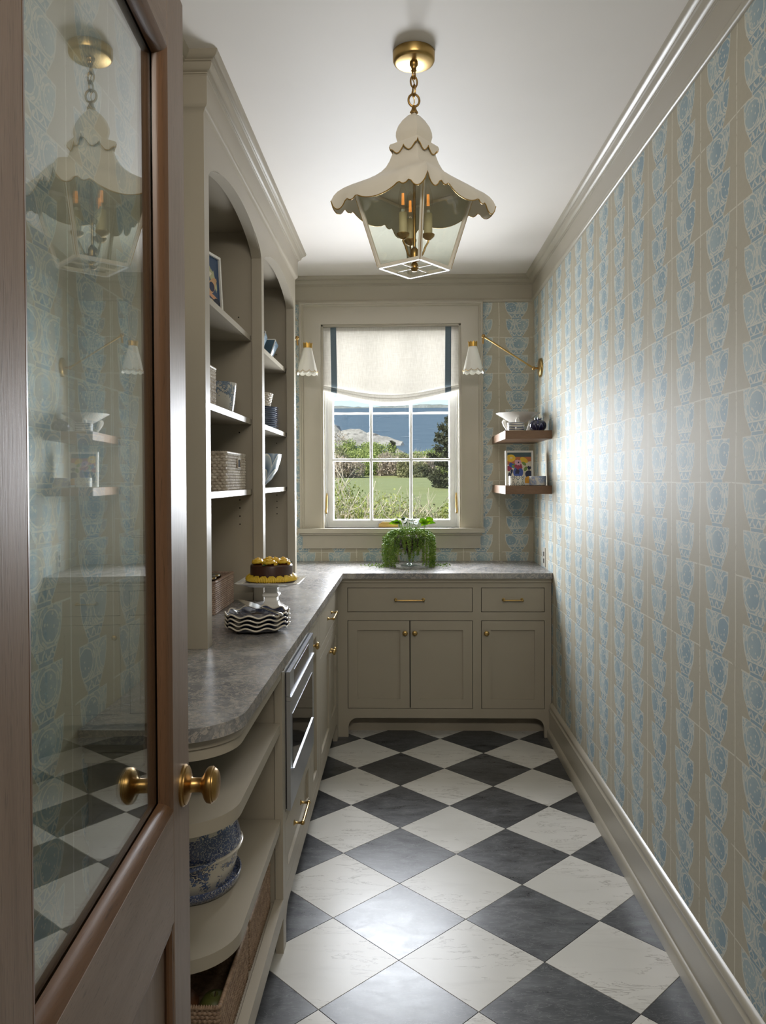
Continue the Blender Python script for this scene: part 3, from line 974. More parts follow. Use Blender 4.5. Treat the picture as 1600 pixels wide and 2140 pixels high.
bm = NB(); sweep(bm, UM, [(FX, 3.290), (FX, FY - 0.0185)]); fin(bm, 'moulding', PT_, lc)
dd = slab('drawer', 'x', FX, 3.325, 4.160, 0.690, 0.834, lc); pull((FX, 3.665, 0.765), (FX, 3.842, 0.765), (1, 0, 0), dd)
q1 = shaker('door', 'x', FX, 3.325, 3.785, 0.159, 0.651, lc); knob((FX, 3.760, 0.582), (1, 0, 0), q1)
q2 = shaker('door', 'x', FX, 3.785, 4.160, 0.159, 0.651, lc); knob((FX, 3.812, 0.582), (1, 0, 0), q2)
# narrow unit
ln = thing('narrow_cabinet', 'narrow greige cabinet with a tall door beside the microwave', 'cabinet', (FX, 3.12, 0))
lbox('stile', 2.9655, 3.010, 0.159, 0.887, ln); lbox('stile', 3.245, 3.2895, 0.159, 0.887, ln); lbox('rail', 3.010, 3.245, 0.834, 0.887, ln); lbox('bottom_rail', 2.965, 3.2895, 0.108, 0.159, ln)
box('carcass', -0.955, FX - 0.026, 2.975, 3.298, 0.13, 0.885, MT['dark'], ln, bevel=0)
box('toe_kick', -0.47, -0.46, 2.965, 3.299, 0.0, 0.129, PT_, ln)
bm = NB(); sweep(bm, UM, [(FX, 2.965), (FX, 3.2895)]); fin(bm, 'moulding', PT_, ln)
q3 = shaker('door', 'x', FX, 3.010, 3.245, 0.159, 0.834, ln); knob((FX, 3.036, 0.772), (1, 0, 0), q3)
# microwave unit
lm = thing('microwave_cabinet', 'greige cabinet holding the drawer microwave above a panelled drawer', 'cabinet', (FX, 2.63, 0))
lbox('stile', 2.285, 2.338, 0.0, 0.887, lm); lbox('stile', 2.952, 2.9645, 0.159, 0.887, lm)
lbox('rail', 2.338, 2.952, 0.845, 0.887, lm); lbox('rail', 2.338, 2.952, 0.380, 0.408, lm)
bm = NB()
pts = [(2.2856, 0.108)] + [(2.2856, 0.1705), (2.9645, 0.171), (2.9645, 0.108), (2.392, 0.108)] + [(2.392 - 0.054 * math.sin(t), 0.108 - 0.054 * (1 - math.cos(t))) for t in [PI / 2 * i / 6 for i in range(1, 7)]] + [(2.3384, 0.0), (2.2856, 0.0)]
prism(bm, pts, 'x', FX - 0.024, FX - 0.0004); fin(bm, 'bottom_rail', PT_, lm)
box('side_panel', -0.955, FX - 0.024, 2.302, 2.320, 0.10, 0.887, PT_, lm, bevel=0)
box('carcass', -0.955, FX - 0.030, 2.321, 2.964, 0.13, 0.885, MT['dark'], lm, bevel=0)
box('toe_kick', -0.47, -0.46, 2.321, 2.964, 0.0, 0.129, PT_, lm)
bm = NB(); sweep(bm, UM, [(FX, 2.285), (FX, 2.9645)]); fin(bm, 'moulding', PT_, lm)
q4 = shaker('drawer', 'x', FX, 2.338, 2.952, 0.171, 0.380, lm, w=0.045); pull((FX, 2.515, 0.296), (FX, 2.674, 0.296), (1, 0, 0), q4)

mw = thing('microwave_oven', 'stainless steel drawer microwave with a dark glass window', 'microwave', (FX, 2.645, 0.41))
SY, SZ = (2.343, 2.948), (0.411, 0.842)
box('surround', FX - 0.020, FX + 0.001, SY[0], SY[1], SZ[0], SZ[1], MT['steel'], mw, bevel=0.001)
box('shadow_gap', FX + 0.001, FX + 0.004, SY[0] + 0.004, SY[1] - 0.004, SZ[0] + 0.004, SZ[1] - 0.002, MT['dark'], mw, bevel=0)
cp = box('control_panel', FX + 0.004, FX + 0.016, SY[0], SY[1], 0.766, SZ[1], MT['steel'], mw, bevel=0.001)
for y0, y1 in ((2.43, 2.80),):
    box('display', FX + 0.016, FX + 0.0166, y0, y1, 0.780, 0.830, plain('steel_touch_panel', (0.30, 0.31, 0.34), 0.18, 1.0), cp, bevel=0)
box('handle_lip', FX + 0.004, FX + 0.020, SY[0], SY[1], 0.752, 0.765, MT['steel'], mw, bevel=0.002)
dr = box('drawer_front', FX + 0.004, FX + 0.016, SY[0], SY[1], SZ[0], 0.751, MT['steel'], mw, bevel=0.001)
box('glass_window', FX + 0.016, FX + 0.0172, SY[0] + 0.045, SY[1] - 0.045, 0.528, 0.700, MT['blackglass'], dr, bevel=0)
box('trim_strip', FX + 0.016, FX + 0.021, SY[0] + 0.045, SY[1] - 0.045, 0.521, 0.527, MT['steel'], dr, bevel=0.001)

# ------------------------------------------------------------------ rounded open shelf unit at the end of the run
op = thing('open_shelf_unit', 'rounded greige open shelf unit at the near end of the counter', 'shelf unit', (-0.52, 1.95, 0))
YE, RAD = 1.592, 0.135
def outline(inset=0.0, y1=2.2845, x0=XLN + 0.002):
    xe, ye, r = FX - inset, YE + inset, RAD - inset * 0.3
    return [(x0, ye)] + [(xe - r + r * math.sin(t), ye + r - r * math.cos(t)) for t in [PI / 2 * i / 12 for i in range(13)]] + [(xe, y1), (x0, y1)]
for nm, z0, z1, ins in (('shelf', 0.672, 0.702, 0.006), ('shelf', 0.379, 0.409, 0.006), ('bottom_shelf', 0.125, 0.155, 0.030)):
    bm = NB(); prism(bm, outline(ins), 'z', z0, z1); fin(bm, nm, PT_, op, bevel=0.0015)
def band(nm, z0, z1, ins, t, mat=PT_):
    path = [p for p in outline(ins)[:-1]]
    bm = NB(); sweep(bm, [(0, z0), (0, z1), (-t, z1), (-t, z0)], path); fin(bm, nm, mat, op, smooth=40)
band('apron', 0.838, 0.887, 0.002, 0.022)
bm = NB(); sweep(bm, [(0, 0.861), (0.006, 0.864), (0.007, 0.872), (0.012, 0.878), (0.014, 0.887), (0, 0.887)], outline(0.002)[:-1]); fin(bm, 'moulding', PT_, op, smooth=40)
band('bottom_rail', 0.108, 0.166, 0.0, 0.026)
box('back_panel', XLN + 0.002, XLN + 0.010, YE + 0.02, 2.30, 0.10, 0.838, PT_, op)
box('end_panel', XLN + 0.01, FX - 0.026, 2.290, 2.3005, 0.10, 0.86, PT_, op, bevel=0)
for p in ((-0.58, 1.64), (FX - 0.05, 1.80)):
    bm = NB(); lathe(bm, [(0, 0), (0.018, 0), (0.024, 0.109), (0, 0.109)], 16, T(p[0], p[1], 0)); fin(bm, 'foot', PT_, op)

# ------------------------------------------------------------------ stone counter
def edge_x(y): return -0.354 + (y - 1.73) / (4.205 - 1.73) * 0.019
r = 0.145; xe = edge_x(1.70); ye = 1.566
pts = [(XLN + 0.001, ye)] + [(xe - r + r * math.sin(t), ye + r - r * math.cos(t)) for t in [PI / 2 * i / 14 for i in range(15)]]
pts += [(edge_x(2.9), 2.9), (-0.337, 4.199), (-0.331, 4.205), (XR - 0.001, 4.205), (XR - 0.001, YB - 0.001), (XLF + 0.001, YB - 0.001), (XLF + 0.001, YJ + 0.001), (XLN + 0.001, YJ + 0.001)]
bm = NB(); prism(bm, pts, 'z', ZC - 0.030, ZC)
ct = fin(bm, 'stone_counter', MT['stone'], bevel=0.003, seg=2)
tag(ct, 'leathered grey stone counter running round the corner under the window', 'countertop')

# ------------------------------------------------------------------ hutch
HX = -0.602
hu = thing('hutch_cabinet', 'tall greige hutch with two arched open bays on the counter', 'hutch', (-0.78, 3.3, ZC))
HT = 0.042
ST = ((2.322, 2.378), (3.262, 3.314), (4.226, 4.284))
for a, b in ST:
    box('stile', HX - HT, HX, a, b, ZC + 0.0005, 2.56, PT_, hu, bevel=0.004, seg=2)
ZS = 2.381
for (a, b) in ((ST[0][1], ST[1][0]), (ST[1][1], ST[2][0])):
    rise, hw, mid = 0.100, (b - a) / 2, (a + b) / 2
    bm = NB()
    n = 28
    cur = []
    for i in range(n + 1):
        t = i / n * 2 - 1
        cur.append((mid + hw * t, ZS + rise * (0.55 * math.sqrt(max(0, 1 - t * t)) + 0.45 * (1 - t * t))))
    A = [bm.verts.new((HX, y, z)) for y, z in cur]; B = [bm.verts.new((HX, y, 2.56)) for y, z in cur]
    C = [bm.verts.new((HX - HT, y, z)) for y, z in cur]; D = [bm.verts.new((HX - HT, y, 2.56)) for y, z in cur]
    for i in range(n):
        bm.faces.new((A[i], A[i + 1], B[i + 1], B[i])); bm.faces.new((C[i], D[i], D[i + 1], C[i + 1]))
        bm.faces.new((A[i], C[i], C[i + 1], A[i + 1])); bm.faces.new((B[i], B[i + 1], D[i + 1], D[i]))
    bm.faces.new((A[0], B[0], D[0], C[0])); bm.faces.new((A[n], C[n], D[n], B[n]))
    bmesh.ops.bevel(bm, geom=[e for e in bm.edges if e.verts[0] in A and e.verts[1] in A], offset=0.004, segments=2, affect='EDGES')
    fin(bm, 'arched_rail', PT_, hu, smooth=40)
HCR = [(-0.02, 2.55), (0, 2.55), (0.002, 2.557), (0.007, 2.564), (0.012, 2.568), (0.014, 2.575), (0.014, 2.655)] + [(o + 0.006, z) for o, z in CROWN[8:-1]] + [(-0.02, 2.713)]
bm = NB(); sweep(bm, HCR, [(XLN + 0.002, ST[0][0]), (HX, ST[0][0]), (HX, ST[2][1]), (-0.968, ST[2][1])]); fin(bm, 'crown_moulding', PT_, hu, smooth=45)
box('side_panel', -0.966, HX - HT, ST[0][0], ST[0][0] + 0.02, ZC + 0.0005, 2.70, PT_, hu)
box('divider', -0.966, HX - HT, 3.278, 3.298, ZC + 0.0005, 2.62, PT_, hu)
box('side_panel', -0.966, HX - HT, ST[2][1] - 0.02, ST[2][1], ZC + 0.0005, 2.70, PT_, hu)
box('back_panel', -0.968, -0.958, ST[0][0], ST[2][1], ZC + 0.0005, 2.70, PT_, hu)
box('top_panel', -0.958, HX - HT, ST[0][0] + 0.02, ST[2][1] - 0.02, 2.500, 2.520, PT_, hu)
for y in (3.2775, 4.2635):
    box('base_strip', -0.958, HX - HT - 0.004, y - 0.010, y, ZC + 0.0005, ZC + 0.035, PT_, hu)
SHX = -0.652
for y0, y1 in ((2.3425, 3.2775), (3.2985, 4.2635)):
    for zt in (2.054, 1.697, 1.396):
        box('shelf', -0.958, SHX, y0, y1, zt - 0.0225, zt, PT_, hu, bevel=0.0015)
bm = NB()
for y, xs_ in ((3.2778, -0.705), (4.2638, -0.708)):
    for z in (1.35, 1.315, 1.28, 1.245, 1.64, 2.10, 2.135):
        lathe(bm, [(0, 0), (0.0032, 0), (0.0032, 0.0012), (0, 0.0012)], 8, dirM((xs_, y, z), (0, -1, 0)))
fin(bm, 'shelf_pin_hole', MT['dark'], hu, kind='stuff')
# ------------------------------------------------------------------ hanging lantern
LX, LY = 0.036, 2.31
LROT = math.radians(52.4)
LM = T(LX, LY, 0) @ RZ(LROT)
lan = thing('pendant_lantern', 'cream scalloped pagoda lantern with gold edges hanging on a brass chain', 'pendant lamp', (LX, LY, 2.08))
def lfin(bm, name, mat, parent=lan, **k):
    return fin(bm, name, mat, parent, M=LM, **k)
bm = NB(); lathe(bm, [(0, 2.681), (0.010, 2.681), (0.054, 2.6815), (0.060, 2.684), (0.0625, 2.690), (0.0630, 2.7125), (0, 2.7125)], 48); lfin(bm, 'canopy', MT['brass'], smooth=50)
bm = NB(); lathe(bm, [(0, 2.681), (0.0125, 2.681), (0.0125, 2.676), (0.009, 2.672), (0.007, 2.664), (0.0085, 2.660), (0.006, 2.656), (0, 2.655)], 20); lfin(bm, 'canopy_collar', MT['brass2'], smooth=50)
def link(c, rz, a, b, r):
    bm = NB()
    pts = []
    for i in range(28):
        t = 2 * PI * i / 28
        x, z = a * math.cos(t), b * math.sin(t)
        pts.append((c[0] + x * math.cos(rz), c[1] + x * math.sin(rz), c[2] + z))
    tube(bm, pts, r, 8, closed=True)
    return bm
lfin(link((0, 0, 2.648), 0.2, 0.0085, 0.0125, 0.0028), 'chain_link', MT['brass2'])
lfin(link((0, 0, 2.6265), -0.55, 0.0105, 0.0175, 0.0027), 'chain_link', MT['brass2'])
lfin(link((0, 0, 2.600), 1.0, 0.0100, 0.0170, 0.0027), 'chain_link', MT['brass2'])
lfin(link((0, 0, 2.5715), -0.75, 0.0165, 0.0185, 0.0034), 'hanging_ring', MT['brass2'])
bm = NB(); tube(bm, [(0.004 * math.cos(k * 1.1), 0.004 * math.sin(k * 1.1) + 0.003, 2.66 - k * 0.0085) for k in range(14)], 0.0017, 6); lfin(bm, 'cord', MT['brass'])
bm = NB(); lathe(bm, [(0, 2.531), (0.012, 2.531), (0.0125, 2.536), (0.009, 2.541), (0.006, 2.550), (0.0045, 2.556), (0, 2.558)], 20); lfin(bm, 'finial', MT['brass2'], smooth=50)

def squareskin(bm, prof, ns=16, hem=None, thick=0.0016, cap=False):
    """prof: list of (half side, z); four flat-faced curved sides"""
    grid = []
    for k in range(4):
        c, s = math.cos(k * PI / 2), math.sin(k * PI / 2)
        for i in range(ns):
            u = i / ns * 2 - 1
            col = []
            for j, (a, z) in enumerate(prof):
                dz = 0.0
                if hem is not None:
                    w = (j / (len(prof) - 1)) ** 8
                    dz = hem(u) * w
                x, y = a, u * a
                col.append(bm.verts.new((x * c - y * s, x * s + y * c, z + dz)))
            grid.append(col)
    n = len(grid)
    for i in range(n):
        for j in range(len(prof) - 1):
            bm.faces.new((grid[i][j], grid[(i + 1) % n][j], grid[(i + 1) % n][j + 1], grid[i][j + 1]))
    if cap: bm.faces.new([g[0] for g in grid][::-1])
    hemv = [g[-1].co.copy() for g in grid]
    solid(bm, thick)
    return hemv
# onion dome
bm = NB(); squareskin(bm, [(0.003, 2.5335), (0.012, 2.527), (0.024, 2.512), (0.0335, 2.494), (0.0385, 2.476), (0.0392, 2.463), (0.0370, 2.452), (0.0355, 2.444)], 8); lfin(bm, 'dome', MT['enamel'], smooth=50)
def lobes(u, depth, edges, notch=0.35):
    for a, b, d in edges:
        if a <= u <= b:
            t = (u - a) / (b - a)
            return -depth * d * math.sin(PI * t) ** 0.62 if 0 < t < 1 else 0.0
    return 0.0
# collar with hanging points
CED = [(-1.0, -0.52, 1.0), (-0.52, 0.52, 0.0), (0.52, 1.0, 1.0)]
def chem(u):
    au = abs(u)
    if au > 0.93: return 0.016 * (au - 0.93) / 0.07 * 0 + 0.010 * ((au - 0.93) / 0.07)
    return -0.016 * max(0, math.cos((au - 0.42) * PI / 0.84)) ** 1.2 + (0.004 if au < 0.07 else 0)
bm = NB(); hv = squareskin(bm, [(0.030, 2.4445), (0.0515, 2.437), (0.0530, 2.432), (0.0525, 2.420)], 28, chem); lfin(bm, 'collar', MT['enamel'], smooth=30)
bm = NB(); tube(bm, [p * 1.0 for p in hv], 0.0014, 6, closed=True); lfin(bm, 'gold_edge', MT['gold'])
# flaring roof skirt
RED = [(-1.0, -0.72, 0.75), (-0.72, -0.40, 0.8), (-0.40, 0.0, 0.5), (0.0, 0.40, 0.5), (0.40, 0.72, 0.8), (0.72, 1.0, 0.75)]
REDG = [(-1.0, -0.66, 1.0), (-0.66, -0.44, 0.45), (-0.44, 0.44, 0.8), (0.44, 0.66, 0.45), (0.66, 1.0, 1.0)]
def rhem(u): return lobes(u, 0.030, REDG) + 0.013
RP = [(0.040, 2.440), (0.045, 2.415), (0.048, 2.404), (0.0525, 2.388), (0.060, 2.370), (0.070, 2.356), (0.083, 2.344), (0.098, 2.334), (0.116, 2.324), (0.134, 2.314), (0.150, 2.303), (0.163, 2.290), (0.171, 2.276), (0.175, 2.262), (0.1765, 2.250)]
bm = NB(); hv = squareskin(bm, RP, 44, rhem, 0.0018); lfin(bm, 'roof_skirt', MT['enamel'], smooth=40)
bm = NB(); tube(bm, hv, 0.0017, 6, closed=True); lfin(bm, 'gold_edge', MT['gold'])
# glazed frame
A0, Z0, A1, Z1 = 0.0745, 2.072, 0.128, 2.308
def corner(a, z, k): return Vector((a * (1, -1, -1, 1)[k], a * (1, 1, -1, -1)[k], z))
def bar(bm, p, q, w, inward):
    d = (q - p).normalized(); u = (inward - d * inward.dot(d)).normalized(); v = d.cross(u)
    A = [bm.verts.new(p + u * a * w + v * b * w) for a, b in ((-.5, -.5), (.5, -.5), (.5, .5), (-.5, .5))]
    B = [bm.verts.new(q + u * a * w + v * b * w) for a, b in ((-.5, -.5), (.5, -.5), (.5, .5), (-.5, .5))]
    bm.faces.new(A[::-1]); bm.faces.new(B)
    for i in range(4): bm.faces.new((A[i], A[(i + 1) % 4], B[(i + 1) % 4], B[i]))
for k in range(4):
    p, q = corner(A0, Z0, k), corner(A1, Z1, k)
    bm = NB(); bar(bm, p, q, 0.0095, Vector((-p.x * 0 + (1, -1, -1, 1)[k] * 0 + 1, 0, 0))); lfin(bm, 'frame_post', MT['enamel'], bevel=0.0008)
    q2 = corner(A0, Z0, (k + 1) % 4)
    bm = NB(); bar(bm, p, q2, 0.0105, Vector((0, 0, 1))); lfin(bm, 'bottom_bar', MT['enamel'], bevel=0.0008)
    q3 = corner(A1, Z1, (k + 1) % 4)
    bm = NB(); bar(bm, q, q3, 0.0085, Vector((0, 0, 1))); lfin(bm, 'top_bar', MT['enamel'], bevel=0.0008)
    bm = NB(); f = 0.992
    vs4 = [bm.verts.new(x) for x in (Vector((p.x * f, p.y * f, p.z + .004)), Vector((q2.x * f, q2.y * f, q2.z + .004)), Vector((q3.x * f, q3.y * f, q3.z - .003)), Vector((q.x * f, q.y * f, q.z - .003)))]
    bm.faces.new(vs4); solid(bm, 0.0015); lfin(bm, 'glass_pane', MT['lampglass'])
    # gold bead down the post
    bm = NB(); pp, qq = p * 1.0, q * 1.0; pp.x *= 1.06; pp.y *= 1.06; qq.x *= 1.036; qq.y *= 1.036
    tube(bm, [pp, qq], 0.0011, 6); lfin(bm, 'gold_bead', MT['gold'])
# light cluster (world axes, not turned with the lantern)
def wfin(bm, name, mat, parent=lan, **k): return fin(bm, name, mat, parent, M=T(LX, LY, 0), **k)
bm = NB(); tube(bm, [(0, 0, 2.44), (0, 0, 2.105)], 0.0042, 12); wfin(bm, 'stem', MT['brass2'])
bm = NB(); lathe(bm, [(0, 2.060), (0.008, 2.062), (0.0122, 2.070), (0.0125, 2.076), (0.009, 2.085), (0.005, 2.089), (0.016, 2.093), (0.017, 2.096), (0.012, 2.100), (0.013, 2.110), (0.0135, 2.122), (0.008, 2.130), (0.0045, 2.134), (0, 2.134)], 24); wfin(bm, 'hub', MT['brass2'], smooth=50)
bm = NB()
for k in range(2):
    a = LROT + k * PI / 2
    tube(bm, [(0.070 * math.cos(a), 0.070 * math.sin(a), 2.072), (-0.070 * math.cos(a), -0.070 * math.sin(a), 2.072)], 0.0028, 6)
wfin(bm, 'cross_bar', MT['enamel'])
for ox, oy in ((-0.034, -0.024), (0.041, -0.012), (-0.012, 0.038)):
    bm = NB(); pts = [(ox * t, oy * t, 2.116 - 0.012 * math.sin(PI * min(1, t * 1.25)) + (0.040 * max(0, t - 0.55) ** 1.0 * 1.6 if t > 0.55 else 0)) for t in [i / 10 for i in range(11)]]
    pts.append((ox, oy, 2.158)); tube(bm, pts, 0.0030, 8); ar_ = wfin(bm, 'candle_arm', MT['brass2'])
    bm = NB(); lathe(bm, [(0, 2.150), (0.006, 2.150), (0.013, 2.156), (0.0185, 2.162), (0.0195, 2.167), (0.018, 2.167), (0.010, 2.164), (0, 2.164)], 24, T(ox, oy, 0)); wfin(bm, 'drip_cup', MT['brass2'], smooth=50)
    bm = NB(); lathe(bm, [(0, 2.163), (0.0125, 2.163), (0.0125, 2.227), (0.0118, 2.229), (0, 2.229)], 20, T(ox, oy, 0)); wfin(bm, 'candle_sleeve', MT['candle'], smooth=40)
    bm = NB(); lathe(bm, [(0, 2.229), (0.0075, 2.229), (0.0075, 2.238), (0, 2.238)], 16, T(ox, oy, 0)); wfin(bm, 'lamp_socket', MT['silver'])
    bm = NB(); lathe(bm, [(0.0065, 2.237), (0.0085, 2.241), (0.0135, 2.256), (0.0145, 2.266), (0.0125, 2.282), (0.008, 2.300), (0.003, 2.313), (0, 2.316)], 20, T(ox, oy, 0)); bo = wfin(bm, 'bulb', MT['bulb'], smooth=60)
    bm = NB()
    for fx in (-0.0035, -0.0012, 0.0012, 0.0035): tube(bm, [(ox + fx, oy, 2.252), (ox + fx * 0.8, oy, 2.287)], 0.0005, 5)
    wfin(bm, 'filament', MT['filament'], bo)

# ------------------------------------------------------------------ swing-arm sconces
def sconce(label):
    s = thing('wall_sconce', label, 'wall lamp', (XR, 4.553, 2.09), 'brass sconces with white scalloped shades')
    bm = NB(); lathe(bm, [(0, 0), (0.056, 0), (0.057, 0.006), (0.055, 0.012), (0.050, 0.016), (0.030, 0.018), (0.010, 0.019), (0, 0.019)], 40, dirM((XR, 4.553, 2.091), (-1, 0, 0)))
    fin(bm, 'backplate', MT['brass'], s, smooth=45)
    bm = NB(); tube(bm, [(XR - 0.018, 4.553, 2.089), (XR - 0.040, 4.551, 2.088)], 0.006, 12); sphere(bm, (0.773, 4.550, 2.088), 0.0115); fin(bm, 'wall_joint', MT['brass2'], s, smooth=50)
    a, b = Vector((0.765, 4.549, 2.093)), Vector((0.483, 4.532, 2.271))
    bm = NB(); n = 12
    tube(bm, [a.lerp(b, i / n) for i in range(n + 1)], 0.005, 12, radii=[0.0062 if i in (0, n) else 0.0050 for i in range(n + 1)]); fin(bm, 'arm', MT['brass'], s, smooth=50)
    bm = NB(); sphere(bm, (0.474, 4.531, 2.277), 0.0115); tube(bm, [(0.4735, 4.531, 2.27), (0.472, 4.531, 2.232)], 0.006, 12); fin(bm, 'shade_joint', MT['brass2'], s, smooth=50)
    SM = T(0.470, 4.531, 0) @ Matrix.Rotation(math.radians(-1.5), 4, 'Y')
    # crown gallery
    bm = NB(); n = 36; ring0, ring1 = [], []
    for i in range(n):
        t = 2 * PI * i / n
        up_ = 0.010 if i % 4 == 0 else (0.002 if i % 4 == 2 else 0.006)
        ring0.append(bm.verts.new((0.0245 * math.cos(t), 0.0245 * math.sin(t), 2.216))); rr = 0.0275 if i % 4 == 0 else 0.0255
        ring1.append(bm.verts.new((rr * math.cos(t), rr * math.sin(t), 2.238 + up_)))
    for i in range(n): bm.faces.new((ring0[i], ring0[(i + 1) % n], ring1[(i + 1) % n], ring1[i]))
    solid(bm, 0.0015); fin(bm, 'crown_gallery', MT['gold'], s, M=SM, smooth=30)
    # shade with scalloped rim
    bm = NB(); n = 80; rows = 10; g = []; nl = 10
    def rim(i): return -0.012 * abs(math.sin(nl * PI * i / n)) ** 0.7
    for i in range(n):
        t = 2 * PI * i / n
        col = []
        for j in range(rows + 1):
            f = j / rows; rr = 0.0225 + (0.0625 - 0.0225) * f
            z = 2.222 + (2.070 - 2.222) * f + (rim(i) * f ** 4)
            col.append(bm.verts.new((rr * math.cos(t), rr * math.sin(t), z)))
        g.append(col)
    for i in range(n):
        for j in range(rows): bm.faces.new((g[i][j], g[(i + 1) % n][j], g[(i + 1) % n][j + 1], g[i][j + 1]))
    hemv = [c[-1].co.copy() for c in g]
    solid(bm, 0.0014)
    sh = fin(bm, 'shade', MT['shadewhite'], s, M=SM, smooth=50)
    bm = NB(); tube(bm, [(v.x * 0.985, v.y * 0.985, v.z + 0.012) for v in hemv], 0.0011, 5, closed=True); fin(bm, 'gold_line', MT['gold'], sh, M=SM)
    return s
sc = sconce('brass swing-arm sconce with white scalloped shade above the wooden shelves')
mir = Matrix.Diagonal((-1, 1, 1, 1))
# the left one mirrors it on the far left wall
def mirror_thing(root, cx, label):
    M = T(2 * cx, 0, 0) @ mir
    r = dup(root, M, label)
    return r
sl = mirror_thing(sc, (XR + XLF) / 2, 'white scalloped sconce shade half hidden behind the hutch')

# ------------------------------------------------------------------ floating shelves
SW = MT['shelfwood']
for z, lab in ((1.656, 'upper walnut floating shelf carrying the white footed bowl'), (1.351, 'lower walnut floating shelf carrying the small framed painting')):
    o = box('floating_shelf', 0.562, XR - 0.0006, 4.232, YB - 0.0006, z, z + 0.046, SW, None, bevel=0.001)
    tag(o, lab, 'shelf', 'walnut shelves in the right corner')
# ------------------------------------------------------------------ small builders
def rep(o, M, parent=None):
    """linked copy of a part, moved by the world matrix M, under the same parent"""
    c = o.copy(); COL.objects.link(c)
    c.parent = parent or o.parent
    c.matrix_parent_inverse = WM[c.parent.name].inverted()
    W = M @ WM[o.name]; c.matrix_basis = W; WM[c.name] = W
    return c
def about(p, R_):
    return Matrix.Translation(Vector(p)) @ R_ @ Matrix.Translation(-Vector(p))

def rrect(x0, x1, y0, y1, r, step):
    pts = []
    cs = ((x1 - r, y1 - r, 0), (x0 + r, y1 - r, PI / 2), (x0 + r, y0 + r, PI), (x1 - r, y0 + r, 3 * PI / 2))
    for k, (cx, cy_, a) in enumerate(cs):
        for i in range(4): pts.append(Vector((cx + r * math.cos(a + PI / 2 * i / 4), cy_ + r * math.sin(a + PI / 2 * i / 4))))
        nx = cs[(k + 1) % 4]
        a2 = a + PI / 2
        p = Vector((cx + r * math.cos(a2), cy_ + r * math.sin(a2))); q = Vector((nx[0] + r * math.cos(nx[2]), nx[1] + r * math.sin(nx[2])))
        n = max(2, int((q - p).length / step))
        pts += [p.lerp(q, i / n) for i in range(n)]
    return pts
def basket(name, label, x0, x1, y0, y1, z0, z1, rows, mat, pitch=0.016, amp=0.0022, r=0.012, group=None, slope=None):
    t = thing(name, label, 'basket', ((x0 + x1) / 2, (y0 + y1) / 2, z0), group)
    base = rrect(x0, x1, y0, y1, r, pitch / 4)
    n = len(base)
    nrm = []
    for i in range(n):
        d = (base[(i + 1) % n] - base[i - 1]).normalized(); nrm.append(Vector((d.y, -d.x)))
    s = [0.0]
    for i in range(1, n): s.append(s[-1] + (base[i] - base[i - 1]).length)
    tot = s[-1] + (base[0] - base[-1]).length
    nw = max(4, round(tot / pitch)); 
    h = (z1 - z0) / rows
    bm = NB()
    for k in range(rows):
        ring = []
        zc = z0 + (k + 0.5) * h
        for i in range(n):
            o = amp * math.sin(2 * PI * nw * s[i] / tot + k * PI)
            c = base[i] + nrm[i] * (o - amp - h * 0.3)
            zz = zc + (slope(c) * (k + 1) / rows if slope else 0)
            ring.append([bm.verts.new((c.x + nrm[i].x * h * 0.5 * math.cos(a) * 0.7, c.y + nrm[i].y * h * 0.5 * math.cos(a) * 0.7, zz + h * 0.53 * math.sin(a))) for a in (-PI / 2, -PI / 5, PI / 5, PI / 2)])
        for i in range(n):
            A, B = ring[i], ring[(i + 1) % n]
            for j in range(3): bm.faces.new((A[j], B[j], B[j + 1], A[j + 1]))
    fin(bm, 'woven_wall', mat, t, kind='stuff', smooth=70)
    bm = NB(); q = 0.007
    bx(bm, x0 + q, x1 - q, y0 + q, y1 - q, z0 + 0.001, z0 + 0.005); fin(bm, 'base', mat, t)
    inner = rrect(x0 + q, x1 - q, y0 + q, y1 - q, r * 0.7, 0.03)
    bm = NB(); A = [bm.verts.new((p.x, p.y, z0 + 0.002)) for p in inner]; B = [bm.verts.new((p.x, p.y, z1 - 0.003 + (slope(p) if slope else 0))) for p in inner]
    for i in range(len(inner)): bm.faces.new((A[i], A[(i + 1) % len(inner)], B[(i + 1) % len(inner)], B[i]))
    fin(bm, 'lining', mat, t, smooth=60)
    bm = NB(); m = len(base)
    tube(bm, [(base[i].x - nrm[i].x * 0.004, base[i].y - nrm[i].y * 0.004, z1 + (slope(base[i]) if slope else 0) + 0.0007 * math.sin(2 * PI * nw * 2 * s[i] / tot)) for i in range(m)], 0.0052, 7, closed=True, radii=[0.0050 + 0.0009 * math.sin(2 * PI * nw * 2 * s[i] / tot) for i in range(m)])
    fin(bm, 'braided_rim', mat, t, smooth=70)
    return t
def vessel(name, label, cat, prof, loc, mat, seg=40, group=None, rot=0):
    bm = NB(); lathe(bm, prof, seg, T(*loc) @ RZ(rot))
    o = fin(bm, name, mat, None, smooth=50)
    return tag(o, label, cat, group)

